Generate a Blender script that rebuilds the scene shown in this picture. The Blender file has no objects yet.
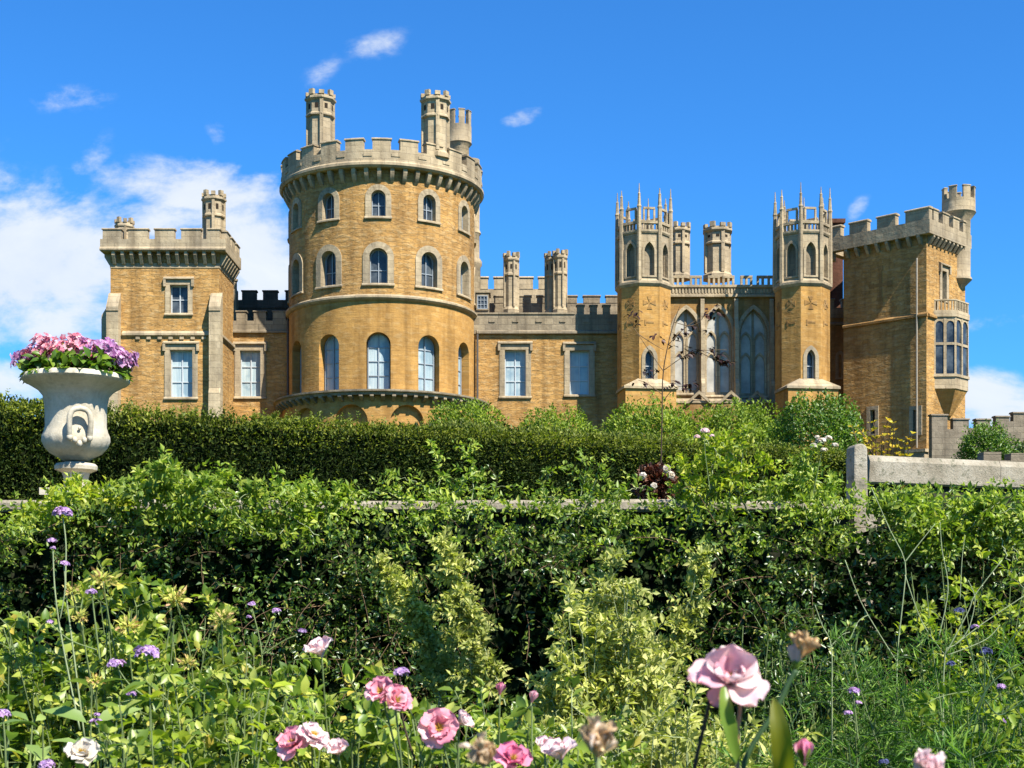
import bpy, bmesh, math, random
import numpy as np
from mathutils import Matrix, Vector

SC = bpy.context.scene
COL = SC.collection
PI = math.pi
R = math.radians
rng = np.random.default_rng(7)
random.seed(7)

# ------------------------------------------------------------------ camera, sky, sun, exposure
F = 1400.0          # focal length in pixels of the 1024 px wide picture
EYE = 1.55          # camera height
HOR = 600.0         # pixel row of the horizon (the photograph has upright verticals: level camera, shifted lens)

def U(px, D): return (px - 512.0) * D / F
def Z(py, D): return EYE + (HOR - py) * D / F
def P(px, py, D): return np.array([U(px, D), D, Z(py, D)])

cam = bpy.data.cameras.new('camera')
cam.sensor_width = 36.0
cam.lens = 36.0 * F / 1024.0
cam.shift_y = (HOR - 384.0) / 1024.0
cam.clip_start = 0.05
cam.clip_end = 6000
cam.dof.use_dof = True
cam.dof.focus_distance = 14.0
cam.dof.aperture_fstop = 15.0
camo = bpy.data.objects.new('camera', cam)
COL.objects.link(camo)
camo.location = (0, 0, EYE)
camo.rotation_euler = (R(90), 0, 0)
SC.camera = camo

SUN_EL = 50.0
SUN_AZ = 41.0       # degrees to the right of the direction straight back behind the camera
EXPOSURE = 1.18

w = bpy.data.worlds.new('World')
SC.world = w
w.use_nodes = True
nt = w.node_tree
for n in list(nt.nodes): nt.nodes.remove(n)
def wn(t, **kw):
    n = nt.nodes.new(t)
    for k, v in kw.items(): setattr(n, k, v)
    return n
def wmath(op, a, b=None, c=None, clamp=False):
    n = wn('ShaderNodeMath', operation=op, use_clamp=clamp)
    for i, v in enumerate((a, b, c)):
        if v is None: continue
        if isinstance(v, (int, float)): n.inputs[i].default_value = v
        else: nt.links.new(v, n.inputs[i])
    return n.outputs[0]
sky = wn('ShaderNodeTexSky', sky_type='NISHITA', sun_disc=False)
sky.sun_elevation = R(SUN_EL)
# blender: rotation 0 puts the sun at +Y, turning clockwise seen from above
sky.sun_rotation = R(180.0 - SUN_AZ)
sky.air_density = 1.0
sky.dust_density = 0.2
sky.ozone_density = 2.0
tint = wn('ShaderNodeMix', data_type='RGBA', blend_type='MULTIPLY')
tint.inputs[0].default_value = 1.0
nt.links.new(sky.outputs[0], tint.inputs[6])
tint.inputs[7].default_value = (0.24, 0.76, 1.32, 1)
# clouds, by direction in the sky
tc = wn('ShaderNodeTexCoord')
sep = wn('ShaderNodeSeparateXYZ'); nt.links.new(tc.outputs['Generated'], sep.inputs[0])
yy = wmath('MAXIMUM', sep.outputs[1], 0.02)
ca = wmath('DIVIDE', sep.outputs[0], yy)
cb = wmath('DIVIDE', sep.outputs[2], yy)
cmb = wn('ShaderNodeCombineXYZ'); nt.links.new(ca, cmb.inputs[0]); nt.links.new(wmath('MULTIPLY', cb, 1.7), cmb.inputs[1])
nz = wn('ShaderNodeTexNoise', noise_dimensions='3D'); nz.inputs['Scale'].default_value = 9.0
nz.inputs['Detail'].default_value = 10.0; nz.inputs['Roughness'].default_value = 0.62; nz.inputs['Distortion'].default_value = 0.35
nt.links.new(cmb.outputs[0], nz.inputs['Vector'])
nz2 = wn('ShaderNodeTexNoise', noise_dimensions='3D'); nz2.inputs['Scale'].default_value = 30.0
nz2.inputs['Detail'].default_value = 7.0; nz2.inputs['Roughness'].default_value = 0.6
nt.links.new(cmb.outputs[0], nz2.inputs['Vector'])
BLOBS = [  # px, py, rx, ry, strength, slope
    (20, 262, 135, 66, 1.35, 0), (120, 268, 110, 45, 1.0, 0), (200, 190, 100, 28, 1.0, 0.10), (150, 222, 95, 30, 0.75, 0),
    (10, 315, 240, 42, 0.85, 0), (255, 245, 75, 66, 0.9, 0.2), (265, 290, 80, 50, 0.75, 0), (0, 385, 90, 30, 0.9, 0),
    (68, 98, 62, 18, 0.40, -0.03), (378, 46, 42, 20, 0.40, -0.2), (322, 72, 30, 20, 0.30, -0.6), (90, 160, 28, 24, 0.45, -0.5),
    (216, 132, 16, 20, 0.38, 0.2), (520, 117, 30, 11, 0.6, -0.2), (858, 208, 16, 13, 0.5, -0.6), (985, 398, 48, 26, 1.1, 0.1),
    (1010, 416, 70, 22, 1.0, 0), (1000, 323, 55, 12, 0.45, -0.1), (1090, 330, 60, 30, 0.7, 0), (-90, 240, 120, 90, 1.0, 0)]
acc = None
for px, py, rx, ry, st, sl in BLOBS:
    a0, b0 = (px - 512) / F, (HOR - py) / F
    da = wmath('MULTIPLY', wmath('SUBTRACT', ca, a0), F / rx)
    db0 = wmath('SUBTRACT', cb, b0)
    if sl: db0 = wmath('ADD', db0, wmath('MULTIPLY', wmath('SUBTRACT', ca, a0), sl))
    db = wmath('MULTIPLY', db0, F / ry)
    d2 = wmath('ADD', wmath('MULTIPLY', da, da), wmath('MULTIPLY', db, db))
    e = wmath('MULTIPLY', wmath('POWER', 2.718, wmath('MULTIPLY', d2, -1.0)), st)
    acc = e if acc is None else wmath('MAXIMUM', acc, e)
nsum = wmath('ADD', wmath('MULTIPLY', nz.outputs[0], 1.0), wmath('MULTIPLY', nz2.outputs[0], 0.45))
dens = wmath('ADD', acc, wmath('MULTIPLY', wmath('SUBTRACT', nsum, 0.72), 2.5))
dens = wmath('MULTIPLY', dens, wmath('MULTIPLY', acc, 3.0, clamp=True))
mr = wn('ShaderNodeMapRange', interpolation_type='SMOOTHSTEP')
mr.inputs[1].default_value = 0.14; mr.inputs[2].default_value = 0.98; mr.inputs[3].default_value = 0.0; mr.inputs[4].default_value = 0.93
nt.links.new(dens, mr.inputs[0])
# thicker cloud turns a little grey-blue underneath
cr = wn('ShaderNodeMix', data_type='RGBA')
nt.links.new(nz.outputs[0], cr.inputs[0])
cr.inputs[6].default_value = (3.9, 4.6, 5.6, 1); cr.inputs[7].default_value = (6.6, 6.7, 6.8, 1)
mixc = wn('ShaderNodeMix', data_type='RGBA')
nt.links.new(mr.outputs[0], mixc.inputs[0]); nt.links.new(tint.outputs[2], mixc.inputs[6]); nt.links.new(cr.outputs[2], mixc.inputs[7])
bg = wn('ShaderNodeBackground'); bg.inputs[1].default_value = 0.072
nt.links.new(mixc.outputs[2], bg.inputs[0])
wo = wn('ShaderNodeOutputWorld'); nt.links.new(bg.outputs[0], wo.inputs[0])

sl_ = bpy.data.lights.new('sun', 'SUN'); sl_.energy = 5.0; sl_.angle = R(0.5); sl_.color = (1.0, 0.95, 0.86)
sun = bpy.data.objects.new('sun', sl_); COL.objects.link(sun)
sun.location = (30, -30, 60)
sdir = Vector((math.sin(R(SUN_AZ)) * math.cos(R(SUN_EL)), -math.cos(R(SUN_AZ)) * math.cos(R(SUN_EL)), math.sin(R(SUN_EL))))
sun.rotation_euler = (-sdir).to_track_quat('-Z', 'Y').to_euler()

vs = SC.view_settings
SC.display_settings.display_device = 'sRGB'
vs.view_transform = 'Standard'; vs.look = 'None'; vs.exposure = EXPOSURE; vs.gamma = 1.0; vs.use_curve_mapping = False
SC.render.engine = 'CYCLES'
SC.cycles.use_denoising = True
SC.cycles.max_bounces = 6; SC.cycles.diffuse_bounces = 3; SC.cycles.glossy_bounces = 2
SC.cycles.transmission_bounces = 3; SC.cycles.transparent_max_bounces = 6
SC.cycles.caustics_reflective = False; SC.cycles.caustics_refractive = False
SC.render.film_transparent = False

# ------------------------------------------------------------------ materials
def mat(name, build):
    m = bpy.data.materials.new(name); m.use_nodes = True
    t = m.node_tree
    for n in list(t.nodes): t.nodes.remove(n)
    out = t.nodes.new('ShaderNodeOutputMaterial')
    class K: pass
    k = K(); k.t = t
    def nd(ty, ins=None, **kw):
        n = t.nodes.new(ty)
        for a, b in kw.items(): setattr(n, a, b)
        for a, b in (ins or {}).items():
            if hasattr(b, 'is_linked') or isinstance(b, bpy.types.NodeSocket): t.links.new(b, n.inputs[a])
            else: n.inputs[a].default_value = b
        return n
    k.nd = nd
    def mix(f, a, b, mode='MIX'):
        n = nd('ShaderNodeMix', data_type='RGBA', blend_type=mode)
        for i, v in ((0, f), (6, a), (7, b)):
            if isinstance(v, bpy.types.NodeSocket): t.links.new(v, n.inputs[i])
            else: n.inputs[i].default_value = v if i == 0 else (tuple(v) + (1,))[:4]
        return n.outputs[2]
    k.mix = mix
    def ma(op, a, b=0.0, clamp=False):
        n = nd('ShaderNodeMath', operation=op, use_clamp=clamp)
        for i, v in ((0, a), (1, b)):
            if isinstance(v, bpy.types.NodeSocket): t.links.new(v, n.inputs[i])
            else: n.inputs[i].default_value = v
        return n.outputs[0]
    k.ma = ma
    def ramp(f, stops):
        n = nd('ShaderNodeValToRGB'); t.links.new(f, n.inputs[0])
        el = n.color_ramp.elements
        while len(el) < len(stops): el.new(0.5)
        for e, (p, c) in zip(el, stops): e.position = p; e.color = (tuple(c) + (1,))[:4]
        return n.outputs[0]
    k.ramp = ramp
    def noise(vec, scale, detail=5, rough=0.6, dist=0.0):
        n = nd('ShaderNodeTexNoise', {'Scale': scale, 'Detail': detail, 'Roughness': rough, 'Distortion': dist})
        if vec is not None: t.links.new(vec, n.inputs['Vector'])
        return n.outputs[0]
    k.noise = noise
    sh = build(k)
    t.links.new(sh, out.inputs[0])
    return m

def principled(k, col, rough=0.9, bump=None, bstr=0.4, bdist=0.05, spec=0.3, metal=0.0):
    n = k.nd('ShaderNodeBsdfPrincipled', {'Roughness': rough, 'Specular IOR Level': spec, 'Metallic': metal})
    if isinstance(col, bpy.types.NodeSocket): k.t.links.new(col, n.inputs['Base Color'])
    else: n.inputs['Base Color'].default_value = (tuple(col) + (1,))[:4]
    if bump is not None:
        b = k.nd('ShaderNodeBump', {'Strength': bstr, 'Distance': bdist}); k.t.links.new(bump, b.inputs['Height'])
        k.t.links.new(b.outputs[0], n.inputs['Normal'])
    return n.outputs[0]

def masonry(name, c1, c2, mortar, bw, rh, ms, distort, patch, patchcol, bstr, streak=0.0):
    def b(k):
        uv = k.nd('ShaderNodeUVMap', uv_map='UVMap').outputs[0]
        pos = k.nd('ShaderNodeNewGeometry').outputs['Position']
        nv = k.nd('ShaderNodeTexNoise', {'Scale': 2.2, 'Detail': 3.0}); k.t.links.new(uv, nv.inputs['Vector'])
        off = k.nd('ShaderNodeVectorMath', operation='MULTIPLY_ADD')
        k.t.links.new(nv.outputs['Color'], off.inputs[0]); off.inputs[1].default_value = (distort * 1.5, distort, 0); k.t.links.new(uv, off.inputs[2])
        br = k.nd('ShaderNodeTexBrick', {'Color1': c1 + (1,), 'Color2': c2 + (1,), 'Mortar': mortar + (1,), 'Scale': 1.0, 'Mortar Size': ms,
                                         'Mortar Smooth': 0.4, 'Bias': 0.0, 'Brick Width': bw, 'Row Height': rh})
        br.offset_frequency = 2; br.squash = 0.7; br.squash_frequency = 3
        k.t.links.new(off.outputs[0], br.inputs['Vector'])
        big = k.noise(pos, 0.30, 6, 0.62)
        mid = k.noise(pos, 2.6, 5, 0.65)
        st = k.nd('ShaderNodeMapping'); st.inputs['Scale'].default_value = (1.0, 2.6, 1); k.t.links.new(uv, st.inputs['Vector'])
        sn = k.noise(st.outputs[0], 1.5, 4, 0.7)
        c = br.outputs[0]
        c = k.mix(k.ramp(big, [(0.38, (0, 0, 0)), (0.68, (1, 1, 1))]), c, k.mix(patch, c, patchcol), 'MIX')
        c = k.mix(0.55, c, k.ramp(mid, [(0.25, (0.45, 0.43, 0.42)), (0.75, (1.0, 1.0, 1.0))]), 'MULTIPLY')
        if streak: c = k.mix(k.ma('MULTIPLY', k.ramp(sn, [(0.50, (0, 0, 0)), (0.66, (1, 1, 1))]), streak), c, (0.50, 0.37, 0.19))
        if streak: c = k.mix(k.ma('MULTIPLY', k.ramp(sn, [(0.30, (1, 1, 1)), (0.42, (0, 0, 0))]), streak), c, (0.20, 0.105, 0.032))
        # rain streaks running down the wall
        vp = k.nd('ShaderNodeMapping'); vp.inputs['Scale'].default_value = (1.3, 0.09, 1); k.t.links.new(uv, vp.inputs['Vector'])
        vn = k.noise(vp.outputs[0], 1.0, 5, 0.6)
        c = k.mix(0.75, c, k.ramp(vn, [(0.32, (0.50, 0.48, 0.46)), (0.54, (1, 1, 1))]), 'MULTIPLY')
        h = k.ma('ADD', k.ma('MULTIPLY', br.outputs['Fac'], -0.8), k.ma('MULTIPLY', sn if streak else mid, 1.6))
        return principled(k, c, 0.92, h, bstr, 0.07, 0.15)
    return mat(name, b)

M_RUB = masonry('golden rubble stone', (0.59, 0.335, 0.105), (0.42, 0.225, 0.064), (0.46, 0.29, 0.12), 0.58, 0.27, 0.02, 0.5, 0.7, (0.30, 0.17, 0.062), 0.8, 0.45)
M_ASH = masonry('golden ashlar stone', (0.55, 0.305, 0.086), (0.47, 0.25, 0.066), (0.43, 0.245, 0.085), 0.85, 0.30, 0.012, 0.04, 0.7, (0.30, 0.165, 0.05), 0.35, 0.25)
M_BROWN = masonry('brown weathered ashlar', (0.40, 0.225, 0.07), (0.31, 0.165, 0.05), (0.26, 0.15, 0.06), 0.85, 0.30, 0.012, 0.03, 0.6, (0.24, 0.15, 0.07), 0.35, 0.2)
M_PALE = masonry('pale dressed stone', (0.53, 0.42, 0.26), (0.43, 0.335, 0.20), (0.26, 0.20, 0.13), 1.1, 0.42, 0.012, 0.015, 0.75, (0.25, 0.205, 0.145), 0.4)
M_GREY = masonry('grey lichened parapet stone', (0.36, 0.29, 0.185), (0.25, 0.20, 0.13), (0.17, 0.14, 0.10), 0.9, 0.42, 0.015, 0.03, 0.7, (0.20, 0.165, 0.12), 0.5)
M_DKSTONE = masonry('near black parapet stone', (0.085, 0.075, 0.06), (0.045, 0.040, 0.034), (0.12, 0.10, 0.08), 0.9, 0.42, 0.02, 0.03, 0.7, (0.17, 0.14, 0.10), 0.5)  # near-black stone colour, used on the rear parapet wall
M_RED = masonry('red brick darkened for shade', (0.16, 0.062, 0.034), (0.11, 0.045, 0.026), (0.14, 0.085, 0.06), 0.3, 0.1, 0.012, 0.02, 0.5, (0.10, 0.05, 0.03), 0.4)  # dark red-brown takes in the shade on the wall beside the turret
M_GWALL = masonry('grey garden wall stone', (0.30, 0.245, 0.17), (0.21, 0.17, 0.12), (0.17, 0.14, 0.10), 0.9, 0.36, 0.012, 0.02, 0.7, (0.19, 0.16, 0.11), 0.5)

M_WALLSHADE = masonry('wall stone with painted shade', (0.040, 0.040, 0.024), (0.026, 0.028, 0.016), (0.018, 0.018, 0.012), 0.6, 0.28, 0.02, 0.03, 0.7, (0.022, 0.030, 0.012), 0.6)  # near-black wall colour paints in the shade behind leaves and below the rail
def b_lichen(k):
    pos = k.nd('ShaderNodeNewGeometry').outputs['Position']
    a = k.noise(pos, 3.0, 8, 0.7); b = k.noise(pos, 17.0, 6, 0.65); c2 = k.noise(pos, 60.0, 4, 0.6)
    c = k.ramp(a, [(0.30, (0.17, 0.14, 0.095)), (0.5, (0.31, 0.27, 0.20)), (0.7, (0.41, 0.37, 0.29))])
    c = k.mix(k.ramp(b, [(0.55, (0, 0, 0)), (0.64, (1, 1, 1))]), c, (0.17, 0.16, 0.11))
    c = k.mix(0.5, c, k.ramp(c2, [(0.3, (0.6, 0.6, 0.6)), (0.7, (1, 1, 1))]), 'MULTIPLY')
    return principled(k, c, 0.95, k.ma('ADD', a, k.ma('MULTIPLY', c2, 0.4)), 0.6, 0.03, 0.1)
M_LICHEN = mat('lichened coping stone', b_lichen)
def b_urn(k):
    pos = k.nd('ShaderNodeNewGeometry').outputs['Position']
    a = k.noise(pos, 4.0, 8, 0.7); b = k.noise(pos, 40.0, 5, 0.65)
    st = k.nd('ShaderNodeMapping'); st.inputs['Scale'].default_value = (14, 14, 1.2); k.t.links.new(pos, st.inputs['Vector'])
    s = k.noise(st.outputs[0], 1.0, 5, 0.6)
    c = k.ramp(a, [(0.28, (0.26, 0.22, 0.15)), (0.45, (0.45, 0.395, 0.29)), (0.65, (0.54, 0.485, 0.37))])
    c = k.mix(k.ramp(s, [(0.52, (0, 0, 0)), (0.72, (0.7, 0.7, 0.7))]), c, (0.34, 0.32, 0.26))
    c = k.mix(0.35, c, k.ramp(b, [(0.3, (0.6, 0.6, 0.58)), (0.6, (1, 1, 1))]), 'MULTIPLY')
    return principled(k, c, 0.85, k.ma('ADD', a, k.ma('MULTIPLY', b, 0.5)), 0.35, 0.02, 0.2)
M_URN = mat('weathered white stone', b_urn)

def simple(name, col, rough=0.6, spec=0.4, metal=0.0, var=0.0, scale=8.0):
    def b(k):
        if not var: return principled(k, col, rough, spec=spec, metal=metal)
        pos = k.nd('ShaderNodeNewGeometry').outputs['Position']
        n = k.noise(pos, scale, 5, 0.6)
        lo = tuple(x * (1 - var) for x in col); hi = tuple(min(1, x * (1 + var)) for x in col)
        return principled(k, k.ramp(n, [(0.3, lo), (0.7, hi)]), rough, spec=spec, metal=metal)
    return mat(name, b)
def b_pale(k):
    oi = k.nd('ShaderNodeObjectInfo'); pos = k.nd('ShaderNodeNewGeometry').outputs['Position']
    mp = k.nd('ShaderNodeMapping'); mp.inputs['Scale'].default_value = (5, 5, .25); k.t.links.new(pos, mp.inputs['Vector'])
    f = k.noise(mp.outputs[0], 1.0, 4, 0.6); g = k.noise(pos, 0.9, 3, 0.6)
    c = k.ramp(f, [(0.3, (0.22, 0.29, 0.31)), (0.5, (0.36, 0.43, 0.43)), (0.7, (0.52, 0.56, 0.53))])
    c = k.mix(k.ramp(g, [(0.50, (0, 0, 0)), (0.62, (.75, .75, .75))]), c, (0.16, 0.24, 0.29))
    c = k.mix(k.ma('MULTIPLY', oi.outputs['Random'], 0.6), c, (0.20, 0.27, 0.30))
    return principled(k, c, 0.3, spec=0.45)
M_GLASSP = mat('pale window glass', b_pale)  # pale blue-grey panes, streaked vertically and varied per window
def b_dark(k):
    oi = k.nd('ShaderNodeObjectInfo'); pos = k.nd('ShaderNodeNewGeometry').outputs['Position']
    g = k.noise(pos, 1.1, 3, 0.6)
    c = k.mix(k.ramp(g, [(0.45, (0, 0, 0)), (0.65, (1, 1, 1))]), (0.010, 0.014, 0.020), (0.07, 0.085, 0.095))
    c = k.mix(k.ma('MULTIPLY', oi.outputs['Random'], 0.45), c, (0.10, 0.115, 0.12))
    return principled(k, c, 0.15, spec=0.3)
M_GLASSD = mat('dark window glass', b_dark)
M_GLASSG = simple('grey leaded glass', (0.36, 0.34, 0.29), 0.5, 0.25, 0, 0.35, 0.9)
M_FRAME = simple('pale window frame', (0.42, 0.44, 0.44), 0.5)
M_FRAMED = simple('grey window frame', (0.25, 0.28, 0.30), 0.5)
M_LEAD = simple('lead pipe', (0.06, 0.055, 0.05), 0.6, 0.4, 0, 0.3)
M_LEADP = simple('painted pale pipe', (0.27, 0.23, 0.17), 0.6, 0.4, 0, 0.2)
M_ROOF = simple('lead roof', (0.16, 0.16, 0.16), 0.7, 0.3, 0, 0.25, 2)
M_SLOTSHADE = simple('painted slot shade', (0.03, 0.022, 0.015), 0.9, 0.1)  # near-black fill painted as the shade in slit windows and chimney panels

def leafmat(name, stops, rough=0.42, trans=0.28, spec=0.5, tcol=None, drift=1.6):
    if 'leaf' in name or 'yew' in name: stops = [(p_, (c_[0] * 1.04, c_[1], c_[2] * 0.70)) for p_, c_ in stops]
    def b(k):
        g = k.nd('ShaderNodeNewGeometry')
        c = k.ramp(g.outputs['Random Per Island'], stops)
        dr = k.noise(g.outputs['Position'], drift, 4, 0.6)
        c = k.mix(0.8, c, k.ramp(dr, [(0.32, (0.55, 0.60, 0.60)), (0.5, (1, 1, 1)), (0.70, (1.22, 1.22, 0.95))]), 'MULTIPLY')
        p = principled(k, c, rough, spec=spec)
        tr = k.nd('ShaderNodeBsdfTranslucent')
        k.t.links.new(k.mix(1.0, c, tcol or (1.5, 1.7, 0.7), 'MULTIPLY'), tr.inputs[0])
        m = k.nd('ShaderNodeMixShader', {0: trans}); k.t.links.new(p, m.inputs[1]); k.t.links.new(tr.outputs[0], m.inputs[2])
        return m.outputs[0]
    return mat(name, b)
L_CLIMB = leafmat('glossy climber leaf', [(0, (0.022, 0.050, 0.010)), (0.5, (0.055, 0.115, 0.022)), (0.8, (0.12, 0.19, 0.04)), (0.96, (0.24, 0.29, 0.08)), (1, (0.30, 0.22, 0.07))], 0.36, 0.16, 0.5)
L_INNER = leafmat('shaded inner climber leaf', [(0, (0.006, 0.013, 0.004)), (1, (0.016, 0.030, 0.008))], 0.7, 0.0, 0.1)  # near-black leaf colour carries the deep shade of the climber's hollows
L_SHOOT = leafmat('yellow green young leaf', [(0, (0.105, 0.18, 0.03)), (0.5, (0.195, 0.285, 0.0525)), (1, (0.345, 0.39, 0.09))], 0.45, 0.35, 0.4)
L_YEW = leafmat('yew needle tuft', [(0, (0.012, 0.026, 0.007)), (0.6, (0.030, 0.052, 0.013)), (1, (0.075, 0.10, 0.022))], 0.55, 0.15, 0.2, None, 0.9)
L_YEWTOP = leafmat('yew top lit in colour', [(0, (0.08, 0.12, 0.02)), (1, (0.24, 0.27, 0.05))], 0.5, 0.3, 0.3)  # lighter leaf colour paints in the sunlit rim of the hedge top
L_SHRUB = leafmat('bright shrub leaf', [(0, (0.07, 0.125, 0.018)), (0.5, (0.15, 0.225, 0.03)), (1, (0.27, 0.33, 0.05))], 0.5, 0.3, 0.25)
L_DKSHRUB = leafmat('deep green shrub leaf', [(0, (0.03, 0.08, 0.012)), (0.5, (0.075, 0.155, 0.022)), (1, (0.18, 0.27, 0.04))], 0.42, 0.3, 0.4)
L_ROSE = leafmat('rose leaf', [(0, (0.08, 0.15, 0.022)), (0.5, (0.20, 0.28, 0.05)), (0.93, (0.38, 0.42, 0.12)), (1, (0.46, 0.37, 0.09))], 0.42, 0.34, 0.5)
L_BROAD = leafmat('broad grey green leaf', [(0, (0.098, 0.168, 0.063)), (0.5, (0.168, 0.252, 0.091)), (1, (0.266, 0.35, 0.14))], 0.5, 0.3, 0.35)
L_LIME = leafmat('lime leaf', [(0, (0.169, 0.247, 0.026)), (0.6, (0.286, 0.364, 0.0455)), (1, (0.429, 0.429, 0.078))], 0.45, 0.4, 0.35)
L_SILVER = leafmat('pale young spray leaf', [(0, (0.20, 0.24, 0.08)), (0.5, (0.36, 0.39, 0.15)), (1, (0.54, 0.53, 0.27))], 0.5, 0.32, 0.3)
L_FENNEL = leafmat('feathery fennel leaf', [(0, (0.048, 0.128, 0.024)), (0.6, (0.096, 0.216, 0.04)), (1, (0.192, 0.32, 0.064))], 0.5, 0.3, 0.3)
L_COPPER = leafmat('dark purple leaf', [(0, (0.010, 0.004, 0.005)), (0.8, (0.026, 0.010, 0.010)), (1, (0.07, 0.03, 0.025))], 0.5, 0.06, 0.25, (1.6, 0.8, 0.7))
L_BURG = leafmat('burgundy leaf', [(0, (0.03, 0.012, 0.010)), (0.7, (0.09, 0.035, 0.028)), (1, (0.22, 0.12, 0.09))], 0.5, 0.15, 0.3, (1.6, 0.8, 0.7))
L_GOLD = leafmat('golden shrub leaf', [(0, (0.30, 0.30, 0.03)), (0.6, (0.50, 0.42, 0.04)), (1, (0.58, 0.36, 0.05))], 0.5, 0.35, 0.3, (1.3, 1.2, 0.6))
L_SPENT = leafmat('spent flower sepal', [(0, (0.30, 0.38, 0.06)), (0.55, (0.52, 0.50, 0.12)), (0.85, (0.58, 0.44, 0.16)), (1, (0.50, 0.26, 0.16))], 0.6, 0.3, 0.2, (1.2, 1.1, 0.7))
L_DRY = leafmat('papery tan petal', [(0, (0.45, 0.28, 0.13)), (1, (0.62, 0.44, 0.24))], 0.6, 0.3, 0.2, (1.2, 1, 0.8))
def petalmat(name, stops): return leafmat(name, stops, 0.65, 0.35, 0.08, (1.15, 1.0, 1.0), 45.0)
P_PINK = petalmat('pink rose petal', [(0, (0.72, 0.24, 0.33)), (0.5, (0.78, 0.37, 0.44)), (1, (0.82, 0.56, 0.58))])
P_NEAR = petalmat('pale pink rose petal', [(0, (0.70, 0.29, 0.37)), (0.5, (0.78, 0.48, 0.53)), (1, (0.83, 0.70, 0.69))])
P_DEEP = petalmat('deep pink petal', [(0, (0.66, 0.14, 0.27)), (0.5, (0.72, 0.24, 0.37)), (1, (0.78, 0.40, 0.50))])
P_BLUSH = petalmat('blush petal', [(0, (0.80, 0.55, 0.58)), (1, (0.84, 0.72, 0.70))])
P_WHITE = petalmat('white petal', [(0, (0.62, 0.56, 0.46)), (1, (0.74, 0.70, 0.62))])
P_MAUVE = petalmat('mauve floret', [(0, (0.32, 0.18, 0.40)), (0.5, (0.46, 0.30, 0.55)), (1, (0.64, 0.48, 0.68))])
P_BLUE = petalmat('slate blue floret', [(0, (0.06, 0.07, 0.18)), (1, (0.13, 0.15, 0.30))])
P_UPINK = petalmat('urn pink petal', [(0, (0.55, 0.12, 0.20)), (0.5, (0.68, 0.27, 0.34)), (1, (0.76, 0.52, 0.54))])
P_UPURP = petalmat('urn purple petal', [(0, (0.34, 0.11, 0.30)), (0.5, (0.50, 0.25, 0.46)), (1, (0.68, 0.50, 0.66))])
P_YEL = petalmat('yellow stamen', [(0, (0.60, 0.40, 0.05)), (1, (0.75, 0.60, 0.15))])
S_GREEN = simple('green stem', (0.13, 0.17, 0.06), 0.6, 0.3, 0, 0.3, 12)
S_PALE = simple('pale stem', (0.24, 0.28, 0.14), 0.6, 0.3, 0, 0.25, 12)
S_BROWN = simple('brown twig', (0.13, 0.085, 0.045), 0.8, 0.2, 0, 0.4, 20)
S_TWIG = simple('dark twig', (0.05, 0.032, 0.022), 0.8, 0.2, 0, 0.4, 20)
S_RED = simple('reddish stem', (0.33, 0.17, 0.10), 0.6, 0.3, 0, 0.3, 20)
S_DKGREEN = simple('dark green stem', (0.035, 0.075, 0.025), 0.6, 0.3, 0, 0.3, 12)
M_YCORE = simple('shaded yew wood', (0.010, 0.014, 0.006), 1.0, 0.0, 0, 0.4, 14)  # near-black core colour stands for the shade inside the hedge

# ------------------------------------------------------------------ helpers
def flat(x, y, az=0.0):
    c, s = math.cos(R(az)), math.sin(R(az))
    return lambda u, d, z: (x + u * c + d * s, y + u * s - d * c, z)
def cyl(cx, cy, r, a0=0.0):
    def f(u, d, z):
        a = u / r + a0
        return (cx + (r + d) * math.sin(a), cy - (r + d) * math.cos(a), z)
    return f

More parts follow.
